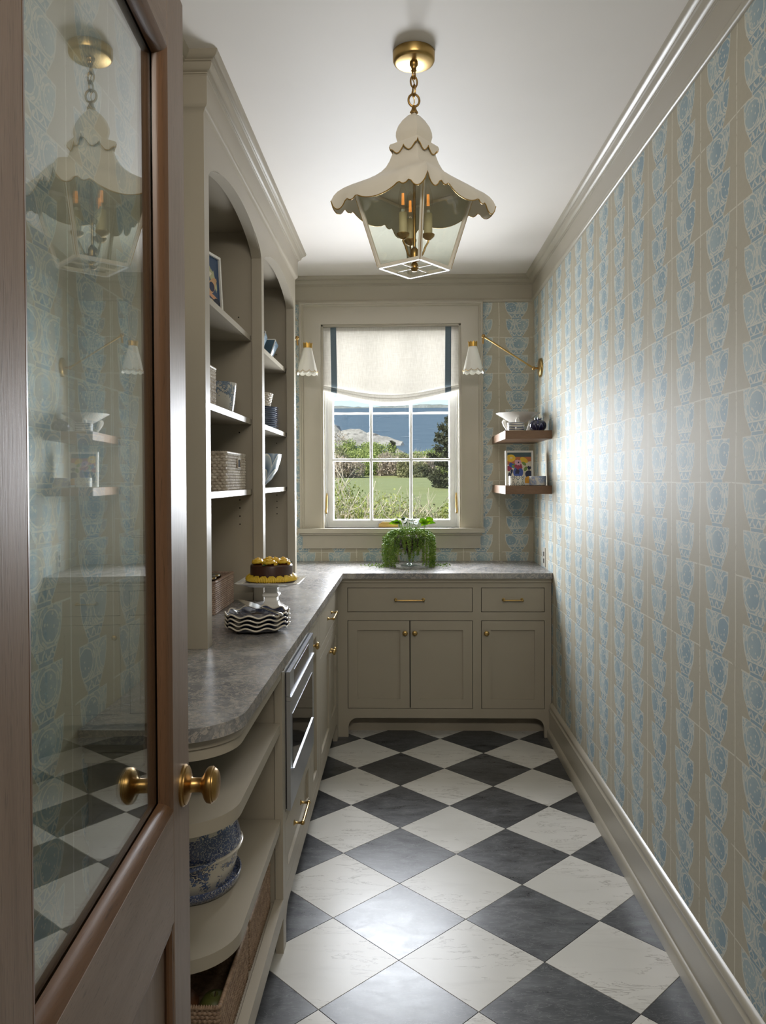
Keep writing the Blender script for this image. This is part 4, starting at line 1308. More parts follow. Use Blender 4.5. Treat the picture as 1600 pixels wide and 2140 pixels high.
# ------------------------------------------------------------------ on the walnut shelves
Z1S, Z2S = 1.7023, 1.3973
fb = thing('footed_bowl', 'wide white ceramic bowl on three feet, upper walnut shelf', 'bowl', (0.672, 4.50, Z1S))
bm = NB(); lathe(bm, [(0, 0.052), (0.022, 0.053), (0.045, 0.061), (0.095, 0.094), (0.127, 0.113), (0.129, 0.1155), (0.126, 0.116), (0.092, 0.099), (0.044, 0.067), (0.020, 0.058), (0, 0.057)], 48, T(0.672, 4.50, Z1S)); fin(bm, 'bowl', MT['ceramic'], fb, smooth=50)
for a in (-100, 20, 150):
    c, s_ = math.cos(math.radians(a)), math.sin(math.radians(a))
    pts = [(0.672 + c * r_, 4.50 + s_ * r_, Z1S + z) for r_, z in ((0.086, 0.082), (0.087, 0.070), (0.081, 0.052), (0.068, 0.026), (0.058, 0.008), (0.057, 0.0035))]
    bm = NB(); tube(bm, pts, 0.01, 12, radii=[0.007, 0.0135, 0.0125, 0.009, 0.0065, 0.0085]); fin(bm, 'foot', MT['ceramic'], fb, smooth=60)
vessel('striped_cup', 'low cup with navy and white stripes in front of the footed bowl', 'cup', [(0, 0), (0.044, 0), (0.0465, 0.002), (0.0470, 0.047), (0.0460, 0.049), (0.0435, 0.047), (0.043, 0.006), (0, 0.005)], (0.632, 4.318, Z1S), MT['striped'])
vs_ = vessel('petal_vase', 'small squat navy vase with petal pattern on the upper walnut shelf', 'vase', [(0, 0), (0.028, 0), (0.030, 0.002), (0.043, 0.014), (0.0475, 0.028), (0.046, 0.042), (0.038, 0.054), (0.024, 0.062), (0.017, 0.064), (0.018, 0.069), (0.015, 0.070), (0.013, 0.064), (0, 0.06)], (0.757, 4.320, Z1S), MT['navyvase'])
bm = NB()
for k in range(6):
    a = k * PI / 3 + 0.3
    tube(bm, [(0.757 + 0.016 * math.cos(a), 4.320 + 0.016 * math.sin(a), Z1S + 0.066), (0.757 + 0.021 * math.cos(a), 4.320 + 0.021 * math.sin(a), Z1S + 0.075)], 0.003, 6, radii=[0.0045, 0.0012])
fin(bm, 'crown_lip', MT['navy'], vs_)
vessel('diamond_cup', 'votive cup with dark green diamond print, lower walnut shelf', 'cup', [(0, 0), (0.042, 0), (0.0445, 0.002), (0.0450, 0.053), (0.0438, 0.054), (0.042, 0.052), (0.041, 0.006), (0, 0.005)], (0.637, 4.315, Z2S), MT['mosaiccup'])
vessel('flower_cup', 'votive cup with pale blue flowers, lower walnut shelf by the wall', 'cup', [(0, 0), (0.043, 0), (0.0460, 0.002), (0.0465, 0.052), (0.0452, 0.053), (0.0435, 0.051), (0.042, 0.006), (0, 0.005)], (0.753, 4.315, Z2S), MT['flowercup'])

def flat(col, nm, rough=0.6): return plain(nm, col, rough, var=0.15, vscale=40)
def picture(name, label, W, H, M, shapes, bgcol, frame_mat, fw_=0.011, th=0.020):
    """framed picture: local x across, local z up, faces local -y; shapes are flat painted patches (polygon, material)"""
    p0 = M @ Vector((0, 0, 0))
    t = thing(name, label, 'picture', p0)
    bm = NB()
    for a in ((-W / 2, -W / 2 + fw_, 0, H), (W / 2 - fw_, W / 2, 0, H), (-W / 2 + fw_, W / 2 - fw_, 0, fw_), (-W / 2 + fw_, W / 2 - fw_, H - fw_, H)):
        bx(bm, a[0], a[1], -th, 0, a[2], a[3])
    fin(bm, 'frame', frame_mat, t, bevel=0.0008, M=M)
    bm = NB(); bx(bm, -W / 2 + fw_, W / 2 - fw_, -th * 0.6, -th * 0.45, fw_, H - fw_); cv = fin(bm, 'canvas', bgcol, t, M=M)
    iw, ih = W - 2 * fw_, H - 2 * fw_
    for k, (pts, mt) in enumerate(shapes):
        bm = NB(); y = -th * 0.6 - 0.00012 * (k + 1)
        poly = [(min(1, max(0, a)), min(1, max(0, b))) for a, b in pts]
        vv = [bm.verts.new((-iw / 2 + a * iw, y, fw_ + b * ih)) for a, b in poly]
        bm.faces.new(vv); bmesh.ops.triangulate(bm, faces=bm.faces)
        fin(bm, 'painted_patch', mt, cv, M=M)
    return t
def blob(cx, cy_, rx, ry, n=18, rot=0, wob=0.0, seed=1):
    q = random.Random(seed); o = []
    for i in range(n):
        a = 2 * PI * i / n; k = 1 + wob * (q.random() - 0.5)
        x, y = rx * k * math.cos(a), ry * k * math.sin(a)
        o.append((cx + x * math.cos(rot) - y * math.sin(rot), cy_ + x * math.sin(rot) + y * math.cos(rot)))
    return o
WF = plain('white_picture_frame', (0.70, 0.68, 0.62), 0.4, var=0.03)
c_or, c_ye, c_nv, c_bl, c_cr, c_gr, c_pk, c_rd, c_tl, c_ru = (flat(c, n) for c, n in (((0.70, 0.34, 0.02), 'paint_orange'), ((0.74, 0.47, 0.03), 'paint_lemon'), ((0.012, 0.018, 0.055), 'paint_navy'), ((0.045, 0.085, 0.30), 'paint_cobalt'), ((0.66, 0.60, 0.46), 'paint_cream'), ((0.16, 0.26, 0.05), 'paint_green'), ((0.62, 0.36, 0.45), 'paint_pink'), ((0.30, 0.03, 0.07), 'paint_crimson'), ((0.05, 0.09, 0.10), 'paint_teal'), ((0.48, 0.15, 0.05), 'paint_rust')))
PM = T(0.669, 4.440, Z2S) @ Matrix.Rotation(math.radians(-4), 4, 'X')
shp = [([(0, 0.86), (1, 0.86), (1, 1), (0, 1)], c_tl), ([(0, 0.60), (1, 0.72), (1, 0.86), (0, 0.86)], c_ru), (blob(0.15, 0.82, 0.20, 0.12), c_ye), (blob(0.17, 0.83, 0.06, 0.02), c_cr), (blob(0.70, 0.74, 0.17, 0.10, rot=-0.4), c_ye),
       ([(0, 0), (0, 0.55), (0.3, 0.6), (0.75, 0.66), (1, 0.68), (1, 0)], c_cr), (blob(0.70, 0.64, 0.10, 0.05, rot=-0.5), c_gr), (blob(0.08, 0.50, 0.10, 0.10, wob=0.5, seed=3), c_rd), (blob(0.20, 0.58, 0.12, 0.09, wob=0.6, seed=4), c_bl), (blob(0.30, 0.56, 0.09, 0.07, wob=0.7, seed=5), c_gr),
       (blob(0.10, 0.22, 0.06, 0.16, wob=0.6, seed=6), c_nv), (blob(0.18, 0.38, 0.05, 0.09, wob=0.7, seed=8), c_nv), (blob(0.92, 0.50, 0.09, 0.06, wob=0.7, seed=9), c_nv), (blob(0.45, 0.36, 0.21, 0.19), c_bl), (blob(0.42, 0.38, 0.09, 0.08, wob=0.7, seed=10), c_nv), (blob(0.45, 0.55, 0.16, 0.09, wob=0.5, seed=11), c_rd), (blob(0.45, 0.68, 0.13, 0.10, wob=0.5, seed=12), c_pk), (blob(0.47, 0.68, 0.03, 0.03), c_nv),
       (blob(0.90, 0.30, 0.16, 0.12), c_nv), (blob(0.58, 0.14, 0.13, 0.10, wob=0.3, seed=14), c_rd), (blob(0.88, 0.08, 0.17, 0.15), c_or), (blob(0.28, 0.10, 0.14, 0.10, wob=0.3, seed=15), c_tl), (blob(0.76, 0.47, 0.09, 0.06, rot=0.8), c_gr)]
picture('framed_painting', 'small white framed painting of fruit and a blue vase, lower walnut shelf', 0.160, 0.200, PM, shp, c_cr, WF)
# outlet
ot = box('outlet_plate', XR - 0.004, XR - 0.0002, 4.425, 4.495, 0.925, 1.035, plain('taupe_outlet_plate', (0.50, 0.48, 0.42), 0.4), None, bevel=0.001)
tag(ot, 'small outlet plate on the papered wall just above the counter', 'outlet')
for z in (0.945, 0.985): box('socket', XR - 0.0052, XR - 0.0038, 4.448, 4.472, z, z + 0.026, MT['dark'], ot, bevel=0.001)

# ------------------------------------------------------------------ in the hutch
basket('seagrass_basket', 'pale woven seagrass basket with a handle hole, third hutch shelf', -0.945, -0.666, 2.868, 3.232, 1.3965, 1.541, 13, MT['seagrass'], 0.020, 0.0030, 0.014)
bk = bpy.data.objects['seagrass_basket']
box('handle_hole', -0.6705, -0.6655, 3.052, 3.102, 1.487, 1.518, MT['dark'], bk, bevel=0)
bm = NB(); tube(bm, [(-0.665, 3.050, 1.485), (-0.665, 3.104, 1.485), (-0.665, 3.104, 1.520), (-0.665, 3.050, 1.520)], 0.0035, 6, closed=True); fin(bm, 'handle_rim', MT['seagrass'], bk)
basket('rattan_box', 'tall pale woven box beside the blue planter, second hutch shelf', -0.930, -0.690, 2.44, 2.828, 1.6975, 1.846, 12, MT['seagrass'], 0.018, 0.0030, 0.014)
vessel('flowerpot', 'blue and white hand-painted pot beside the woven box in the hutch', 'pot', [(0, 0), (0.082, 0), (0.086, 0.003), (0.099, 0.118), (0.099, 0.125), (0.095, 0.126), (0.092, 0.118), (0.078, 0.01), (0, 0.008)], (-0.765, 3.045, 1.6975), MT['planter'], 48)
FM = T(-0.752, 2.93, 2.0545) @ RZ(math.radians(76)) @ Matrix.Rotation(math.radians(-3), 4, 'X')
shp = [(blob(0.62, 0.72, 0.32, 0.07, rot=-0.75, wob=0.3, seed=2), flat((0.42, 0.42, 0.22), 'paint_sage')), (blob(0.80, 0.62, 0.18, 0.06, rot=-1.1, wob=0.5, seed=3), flat((0.45, 0.44, 0.24), 'paint_sage_light')), (blob(0.45, 0.66, 0.24, 0.045, rot=0.3, wob=0.3, seed=4), c_cr), (blob(0.62, 0.48, 0.30, 0.10, rot=0.5, wob=0.4, seed=5), flat((0.55, 0.32, 0.15), 'paint_peach')), (blob(0.66, 0.50, 0.12, 0.08), c_nv), (blob(0.72, 0.34, 0.35, 0.035, rot=-0.2), flat((0.60, 0.30, 0.15), 'paint_apricot')), (blob(0.86, 0.20, 0.2, 0.14), flat((0.015, 0.018, 0.03), 'paint_black')), (blob(0.60, 0.13, 0.20, 0.17), c_ye), (blob(0.66, 0.16, 0.06, 0.05), c_cr), (blob(0.96, 0.06, 0.16, 0.07), c_or)]
picture('framed_print', 'white framed print of a lemon and leaves on the top hutch shelf', 0.205, 0.262, FM, shp, flat((0.022, 0.055, 0.12), 'paint_deep_blue'), WF)
def square_bowl(label, cx, cy_, z, rot, a0, a1, h):
    bm = NB(); M_ = T(cx, cy_, z) @ RZ(rot); t = 0.006
    def ring(a, zz): return [bm.verts.new((x * a, y * a, zz)) for x, y in ((1, 1), (-1, 1), (-1, -1), (1, -1))]
    R_ = [ring(a0, 0), ring(a1, h), ring(a1 - t, h), ring(a0 - t, t)]
    bm.faces.new(R_[0][::-1]); bm.faces.new(R_[3])
    for A, B in zip(R_, R_[1:]):
        for i in range(4): bm.faces.new((A[i], A[(i + 1) % 4], B[(i + 1) % 4], B[i]))
    o = fin(bm, 'square_bowl', MT['bluedish'], None, bevel=0.0015, M=M_)
    tag(o, label, 'bowl', 'slate blue square bowls on the top hutch shelf')
    bm = NB(); pts = [M_ @ Vector((x * (a1 - t / 2), y * (a1 - t / 2), h)) for x, y in ((1, 1), (-1, 1), (-1, -1), (1, -1))]
    tube(bm, [p for p in pts], 0.0038, 6, closed=True); fin(bm, 'glazed_rim', MT['ceramic'], o)
    bm = NB(); c0, c1 = M_ @ Vector((a0, -a0, 0.002)), M_ @ Vector((a1, -a1, h)); tube(bm, [c0, c1], 0.0030, 6); fin(bm, 'glazed_edge', MT['ceramic'], o)
square_bowl('slate blue square bowl nearer the arch divider, top hutch shelf', -0.765, 3.790, 2.0545, 0.12, 0.050, 0.088, 0.104)
square_bowl('slate blue flared square bowl farther along the top hutch shelf', -0.755, 4.020, 2.0545, 0.08, 0.050, 0.092, 0.104)
pl0 = None
PROF = [(0, 0.0), (0.055, 0.0), (0.060, 0.002), (0.085, 0.004), (0.118, 0.0105), (0.119, 0.0120), (0.085, 0.0065), (0.055, 0.0035), (0, 0.003)]
plate_mat = plain('white_plate_blue_rim', (0.55, 0.58, 0.62), 0.12, var=0.03, coat=0.4)
for k in range(11):
    z = 1.6975 + 0.0108 * k
    lab = 'dinner plate, %s of the stack under the woven bowl in the hutch' % ('lowest', 'second from the bottom', 'third from the bottom', 'fourth from the bottom', 'fifth from the bottom', 'the middle one', 'fifth from the top', 'fourth from the top', 'third from the top', 'second from the top', 'topmost')[k]
    if k == 0:
        bm = NB(); lathe(bm, PROF, 44, T(-0.782, 4.045, z)); pl0 = fin(bm, 'dinner_plate', plate_mat, None, smooth=50); tag(pl0, lab, 'plate', 'dinner plates stacked in the hutch')
        bm = NB(); lathe(bm, [(0.110, 0.0082), (0.1185, 0.0102), (0.1196, 0.0112), (0.1188, 0.0125), (0.110, 0.0112)], 44, T(-0.782, 4.045, z)); fin(bm, 'blue_rim', MT['navy'], pl0, smooth=50)
    else:
        dup(pl0, T(0.0012 * math.sin(k * 2.1), 0.0012 * math.cos(k * 1.7), 0.0108 * k), lab, 'dinner plates stacked in the hutch')
def woven_round(name, label, cx, cy_, z0, z1, r0, r1, rows, mat):
    t = thing(name, label, 'bowl', (cx, cy_, z0)); bm = NB(); h = (z1 - z0) / rows; n = 72
    for k in range(rows):
        ring = []
        for i in range(n):
            a = 2 * PI * i / n; f = (k + 0.5) / rows; rr = r0 + (r1 - r0) * f + 0.0022 * math.sin(9 * a * 2 + k * PI)
            ring.append([bm.verts.new(((cx + (rr + 0.004 * math.cos(b)) * math.cos(a)), cy_ + (rr + 0.004 * math.cos(b)) * math.sin(a), z0 + (k + 0.5) * h + 0.53 * h * math.sin(b))) for b in (-PI / 2, -0.6, 0.6, PI / 2)])
        for i in range(n):
            A, B = ring[i], ring[(i + 1) % n]
            for j in range(3): bm.faces.new((A[j], B[j], B[j + 1], A[j + 1]))
    fin(bm, 'woven_wall', mat, t, kind='stuff', smooth=70)
    bm = NB(); lathe(bm, [(0, 0.002), (r0 - 0.004, 0.002), (r1 - 0.004, z1 - z0 - 0.001)], 40, T(cx, cy_, z0)); fin(bm, 'lining', mat, t)
    return t
woven_round('woven_bowl', 'pale woven bowl standing on the stack of plates', -0.765, 3.985, 1.8195, 1.888, 0.066, 0.082, 8, MT['seagrass'])
basket('wicker_tray', 'pale wicker basket beside the plate stack, second hutch shelf', -0.93, -0.690, 3.40, 3.760, 1.6975, 1.835, 12, MT['seagrass'], 0.016, 0.0024, 0.012)
vessel('serving_bowl', 'large blue petal-glazed serving bowl on the third hutch shelf', 'bowl', [(0, 0.0), (0.055, 0.0), (0.060, 0.004), (0.072, 0.010), (0.108, 0.042), (0.138, 0.088), (0.155, 0.140), (0.160, 0.172), (0.1575, 0.174), (0.150, 0.140), (0.132, 0.090), (0.100, 0.046), (0.05, 0.012), (0, 0.010)], (-0.797, 3.985, 1.3965), MT['petalbowl'], 56)
basket('rattan_basket', 'pinkish rattan basket of glasses on the counter inside the hutch', -0.945, -0.722, 2.905, 3.235, 0.9175, 1.042, 16, MT['wickerpink'], 0.012, 0.0016, 0.010)
for k, (x, y) in enumerate(((-0.775, 2.985), (-0.780, 3.075))):
    lab = ('glass jar with a silver lid at the near end of the rattan basket', 'glass jar with a silver lid behind the nearer jar in the rattan basket')[k]
    if k == 0:
        j0 = thing('glass_jar', lab, 'jar', (x, y, 0.9226), 'jars in the rattan basket')
        bm = NB(); lathe(bm, [(0, 0), (0.036, 0), (0.037, 0.003), (0.037, 0.115), (0.034, 0.116), (0.034, 0.006), (0, 0.005)], 28, T(x, y, 0.9226)); fin(bm, 'jar', MT['crystal'], j0, smooth=50)
        bm = NB(); lathe(bm, [(0, 0.116), (0.038, 0.116), (0.039, 0.120), (0.038, 0.132), (0.034, 0.134), (0.028, 0.132), (0, 0.132)], 28, T(x, y, 0.9226)); fin(bm, 'lid', MT['silver'], j0, smooth=50)
    else: dup(j0, T(x + 0.775, y - 2.985, 0), lab)

# ------------------------------------------------------------------ cake on its stand
SXc, SYc = -0.528, 3.035
ks = thing('cake_stand', 'white ceramic square pedestal cake stand on the counter', 'cake stand', (SXc, SYc, ZC))
def sq_lathe(bm, prof, M):
    rings = []
    for a, z in prof:
        c = a * 0.12
        pts = [(a - c, a), (-a + c, a), (-a, a - c), (-a, -a + c), (-a + c, -a), (a - c, -a), (a, -a + c), (a, a - c)]
        rings.append([bm.verts.new(M @ Vector((x, y, z))) for x, y in pts])
    bm.faces.new(rings[0]); bm.faces.new(rings[-1][::-1])
    for A, B in zip(rings, rings[1:]):
        for i in range(8): bm.faces.new((A[i], A[(i + 1) % 8], B[(i + 1) % 8], B[i]))
KM = T(SXc, SYc, ZC + 0.0002)
bm = NB(); sq_lathe(bm, [(0.058, 0), (0.058, 0.006), (0.050, 0.010), (0.044, 0.014), (0.030, 0.026), (0.0245, 0.040), (0.024, 0.052), (0.032, 0.058), (0.032, 0.064), (0.028, 0.068), (0.024, 0.076), (0.025, 0.090), (0.030, 0.097)], KM); fin(bm, 'pedestal', MT['ceramic'], ks, bevel=0.0008, smooth=40)
bm = NB(); sq_lathe(bm, [(0.060, 0.096), (0.082, 0.101), (0.096, 0.108), (0.122, 0.1155), (0.126, 0.119), (0.122, 0.121), (0.100, 0.116), (0.085, 0.1145)], KM); tp = fin(bm, 'plate', MT['ceramic'], ks, bevel=0.0008, smooth=40)
bm = NB()
for k in range(4):   # embossed basket-weave rim
    c, s_ = math.cos(k * PI / 2), math.sin(k * PI / 2)
    for i in range(22):
        for j in range(3):
            u = -0.105 + i * 0.01; v = 0.101 + j * 0.0075
            x, y = v, u
            w = 0.0032 if (i + j) % 2 else 0.0022
            sphere(bm, KM @ Vector((x * c - y * s_, x * s_ + y * c, 0.1165 + 0.00015 * (v - 0.1) * 1000 * 0.2)), w, 6, 4, 1, 1, 0.6)
fin(bm, 'woven_relief', MT['ceramic'], tp, kind='stuff')
ck = thing('cake', 'round chocolate cake with yellow piped buttercream on the stand', 'cake', (SXc, SYc, ZC + 0.117))
CZ = ZC + 0.1165
bm = NB(); lathe(bm, [(0, 0), (0.098, 0), (0.099, 0.003), (0.0965, 0.004), (0.084, 0.004), (0.0835, 0.010), (0.0835, 0.060), (0.0820, 0.0645), (0.077, 0.067), (0, 0.0675)], 56, T(SXc, SYc, CZ)); fin(bm, 'chocolate_body', MT['choc'], ck, smooth=50)
# border shell
bm = NB(); 
for k in range(5):
    t = k / 4 - 0.5
    pts = [(0.002, -0.004, 0.026), (0.007, 0.010 * t, 0.025), (0.013, 0.024 * t, 0.019), (0.018, 0.030 * t, 0.010), (0.019, 0.026 * t, 0.0040)]
    tube(bm, [(0.080 + a, b, c) for a, b, c in pts], 0.005, 7, radii=[0.0015, 0.0040, 0.0050, 0.0046, 0.002])
sh0 = fin(bm, 'piped_shell', MT['yellow'], ck, M=T(SXc, SYc, CZ), smooth=60)
for k in range(1, 18): rep(sh0, about((SXc, SYc, 0), RZ(2 * PI * k / 18)))
# rosettes
def rosette(cx, cy_, s_):
    bm = NB(); pts = []; rad = []
    n = 46
    for i in range(n):
        f = i / (n - 1); a = f * 2 * PI * 2.4; r_ = 0.0205 * (1 - f) ** 0.8 + 0.001
        pts.append((cx + s_ * r_ * math.cos(a), cy_ + s_ * r_ * math.sin(a), CZ + 0.0715 + s_ * 0.017 * f ** 0.9)); rad.append(s_ * (0.0072 * (1 - f * 0.55)) * (1 + 0.22 * math.sin(i * 2.6)))
    tube(bm, pts, 0.006, 8, radii=rad)
    return bm
first = None
for k, (dx, dy, s_) in enumerate(((-0.048, -0.030, 1.0), (0.002, -0.054, 1.1), (0.052, -0.022, 1.0), (0.040, 0.040, 1.0), (-0.018, 0.052, 1.05), (-0.058, 0.022, 0.95), (0.014, 0.006, 1.15))):
    fin(rosette(SXc + dx, SYc + dy, s_), 'rosette', MT['yellow'], ck, smooth=60)
    for q in range(2):
        a = rng.random() * 6.28
        bm = NB(); L_ = 0.022
        bxv = [(0, 0, 0), (L_ * .5, .006, .004), (L_, 0, .001), (L_ * .5, -.006, .004)]
        v4 = [bm.verts.new(p) for p in bxv]; bm.faces.new(v4); solid(bm, 0.0025)
        fin(bm, 'piped_leaf', MT['leafdk'], ck, M=T(SXc + dx + 0.017 * math.cos(a), SYc + dy + 0.017 * math.sin(a), CZ + 0.069) @ RZ(a))

# ------------------------------------------------------------------ ruffled plates and cake server
PXc, PYc = -0.506, 2.622
def ruffle(z, rot):
    n, NW = 96, 10
    prof = [(0.0, 0.004, 0.0), (0.045, 0.0035, 0.0), (0.070, 0.006, 0.10), (0.088, 0.0105, 0.35), (0.101, 0.0165, 0.8), (0.1075, 0.0205, 1.0)]
    bm = NB(); rings = []
    for r_, zz, w in prof:
        if r_ == 0: rings.append([bm.verts.new((0, 0, zz))]); continue
        rings.append([bm.verts.new((r_ * (1 + 0.022 * w * math.cos(NW * (t := 2 * PI * i / n))) * math.cos(t), r_ * (1 + 0.022 * w * math.cos(NW * t)) * math.sin(t), zz + 0.0048 * w * math.cos(NW * t))) for i in range(n)])
    for A, B in zip(rings, rings[1:]):
        for i in range(n):
            j = (i + 1) % n
            if len(A) == 1: bm.faces.new((A[0], B[i], B[j]))
            else: bm.faces.new((A[i], A[j], B[j], B[i]))
    hem = [v.co.copy() for v in rings[-1]]
    solid(bm, -0.0032)
    M_ = T(PXc, PYc, z) @ RZ(rot)
    o = fin(bm, 'ruffled_plate', MT['navy'], None, M=M_, smooth=60)
    bm = NB(); tube(bm, [(p.x * 1.004, p.y * 1.004, p.z - 0.0004) for p in hem], 0.0030, 8, closed=True); fin(bm, 'cream_rim', MT['cream'], o, M=M_, smooth=70)
    bm = NB(); lathe(bm, [(0.052, 0.0), (0.056, 0.0), (0.0575, 0.004), (0.051, 0.004)], 40); fin(bm, 'foot_ring', MT['cream'], o, M=M_)
    return o
for k, lab in enumerate(('bottom ruffled navy plate of the stack beside the cake stand', 'second ruffled navy plate from the bottom of the stack', 'third ruffled navy plate from the bottom of the stack', 'top ruffled navy plate of the stack, under the cake server')):
    tag(ruffle(ZC + 0.0003 + 0.0142 * k, 0.03 * k + 0.15), lab, 'plate', 'ruffled navy plates')
cs_ = thing('cake_server', 'silver cake server lying across the top ruffled plate', 'cake server', (PXc, PYc, ZC + 0.068))
SMx = T(PXc + 0.010, PYc - 0.020, ZC + 0.0800) @ RZ(math.radians(-28)) @ Matrix.Rotation(math.radians(11), 4, 'Y')
bm = NB(); pts = [(-0.105, 0.004), (-0.088, 0.020), (-0.030, 0.027), (0.004, 0.018), (0.010, 0.006), (0.010, -0.006), (0.000, -0.020), (-0.040, -0.022)]
prism(bm, pts, 'z', 0.0, 0.0022); fin(bm, 'blade', MT['silver'], cs_, M=SMx, bevel=0.0005)
bm = NB(); tube(bm, [(0.006, 0, 0.001), (0.022, 0, 0.004), (0.04, 0, 0.003), (0.065, 0, 0.003), (0.092, 0, 0.003), (0.102, 0, 0.003)], 0.004, 10, radii=[0.003, 0.0035, 0.0048, 0.0045, 0.0070, 0.0035]); fin(bm, 'handle', MT['silver'], cs_, M=SMx, smooth=60)

# ------------------------------------------------------------------ trailing plant in a glass compote
GXc, GYc = 0.034, 4.585
cp_ = thing('glass_compote', 'clear footed glass bowl planted with trailing greenery under the window', 'bowl', (GXc, GYc, ZC))
PMx = T(GXc, GYc, ZC + 0.0003)
bm = NB(); lathe(bm, [(0, 0), (0.052, 0), (0.053, 0.003), (0.030, 0.009), (0.012, 0.018), (0.0095, 0.030), (0.013, 0.052), (0.021, 0.072), (0.024, 0.084), (0.030, 0.094), (0.080, 0.110), (0.094, 0.128), (0.098, 0.165), (0.099, 0.180), (0.096, 0.180), (0.095, 0.166), (0.090, 0.130), (0.076, 0.114), (0.026, 0.098), (0, 0.097)], 44, PMx); fin(bm, 'footed_bowl', MT['crystal'], cp_, smooth=50)
bm = NB(); lathe(bm, [(0, 0.038), (0.006, 0.045), (0.012, 0.070), (0.016, 0.086), (0.026, 0.100), (0.074, 0.116), (0.088, 0.131), (0.092, 0.168), (0.05, 0.182), (0, 0.186)], 32, PMx); fin(bm, 'soil', MT['soil'], cp_, smooth=50)
sp = thing('trailing_succulent', 'trailing green succulent spilling over the glass bowl', 'plant', (GXc, GYc, ZC + 0.18))
q = random.Random(11)
lv, lf = [], []
def leaf8(c, d, s_):
    """small faceted bead leaf"""
    b0 = len(lv); d = Vector(d).normalized(); a = d.orthogonal().normalized(); b = d.cross(a)
    for o in (d * s_ * 1.25, a * s_ * .62, b * s_ * .62, -a * s_ * .62, -b * s_ * .62, -d * s_ * .5): lv.append(Vector(c) + o)
    for t in ((0, 1, 2), (0, 2, 3), (0, 3, 4), (0, 4, 1), (5, 2, 1), (5, 3, 2), (5, 4, 3), (5, 1, 4)): lf.append(tuple(b0 + k for k in t))
strand_bm = NB()
def strand(a, r0, rout, drop, drift=0.0, tail=0.0):
    pts = []
    n = 26
    c, s_ = math.cos(a), math.sin(a)
    z0_ = 0.186 + q.random() * 0.022
    for i in range(n + 1):
        f = i / n
        if f < 0.3:
            g = f / 0.3; r_ = r0 + (rout - r0) * g; z = z0_ + 0.012 * math.sin(PI * g) - 0.018 * g
        else:
            g = (f - 0.3) / 0.7; r_ = rout + 0.012 * math.sin(g * 3) * 0.6; z = z0_ - 0.018 - drop * g
        x = GXc + r_ * c + drift * max(0, f - 0.3); y = GYc + r_ * s_ * 0.92
        z = ZC + z
        if z < ZC + 0.007:
            ex = (ZC + 0.007 - z); x += c * ex * tail; y += s_ * ex * tail * 0.6; z = ZC + 0.005
        pts.append(Vector((x + (q.random() - .5) * .004, y + (q.random() - .5) * .004, z)))
    tube(strand_bm, pts[::2], 0.0008, 4)
    for i in range(1, len(pts)):
        for k in range(2):
            d = Vector((q.random() - .5, q.random() - .5, q.random() - .35))
            d = d + Vector((c, s_, 0)) * 0.25
            leaf8(pts[i] + d.normalized() * 0.0045, d, 0.0052 + q.random() * 0.0026)
for k in range(74):
    a = 2 * PI * k / 74 + q.random() * 0.1
    front = -math.sin(a)
    side = abs(math.cos(a))
    drop = 0.06 + 0.09 * q.random()
    if side > 0.55: drop = 0.14 + 0.06 * q.random()
    strand(a, 0.03 + 0.05 * q.random(), 0.105 + 0.035 * q.random() + (0.012 if side > .5 else 0), drop, (q.random() - .5) * .03)
for a, dr in ((3.3, 0.26), (3.0, 0.245), (3.7, 0.24), (3.5, 0.25), (-0.15, 0.24), (-0.4, 0.23), (0.15, 0.235), (5.5, 0.21), (3.9, 0.23)):
    strand(a, 0.06, 0.135, dr, 0, 1.6)
for k in range(420):   # the crown
    a = q.random() * 6.283; r_ = 0.115 * math.sqrt(q.random())
    p = Vector((GXc + r_ * math.cos(a), GYc + r_ * math.sin(a), ZC + 0.192 + 0.035 * (1 - (r_ / 0.12) ** 2) * q.random() + 0.008))
    leaf8(p, (q.random() - .5, q.random() - .5, q.random()), 0.0046 + q.random() * 0.002)
me = bpy.data.meshes.new('bead_leaves'); me.from_pydata([tuple(v) for v in lv], [], lf)
bm = NB(); bm.from_mesh(me); bpy.data.meshes.remove(me)
fin(bm, 'bead_leaves', MT['string'], sp, kind='stuff', smooth=80)
fin(strand_bm, 'strands', MT['string'], sp, kind='stuff')
hp = thing('leafy_houseplant', 'broad-leaved green houseplant rising from the middle of the glass bowl', 'plant', (GXc, GYc, ZC + 0.19))
def bigleaf(base, az, elev, L_, W_, mat):
    bm = NB(); n, m = 9, 4; g = []
    for i in range(n + 1):
        f = i / n; w = W_ * (math.sin(PI * f ** 0.8) ** 0.8 if 0 < f < 1 else 0.02)
        row = []
        for j in range(-m, m + 1):
            s_ = j / m
            row.append(bm.verts.new((L_ * f * math.cos(elev * (1 - f * 1.0)), s_ * w, L_ * f * math.sin(elev * (1 - 0.75 * f)) + 0.12 * abs(s_) * w - 0.35 * L_ * f * f * 0.5)))
        g.append(row)
    for i in range(n):
        for j in range(2 * m): bm.faces.new((g[i][j], g[i + 1][j], g[i + 1][j + 1], g[i][j + 1]))
    solid(bm, 0.0006)
    o = fin(bm, 'leaf', mat, hp, M=T(*base) @ RZ(az) @ Matrix.Rotation((1.05 if math.cos(az) < 0 else -1.05) if mat is MT['bigleaf'] else 0.25, 4, 'X'), smooth=70)
    return o
LV = []
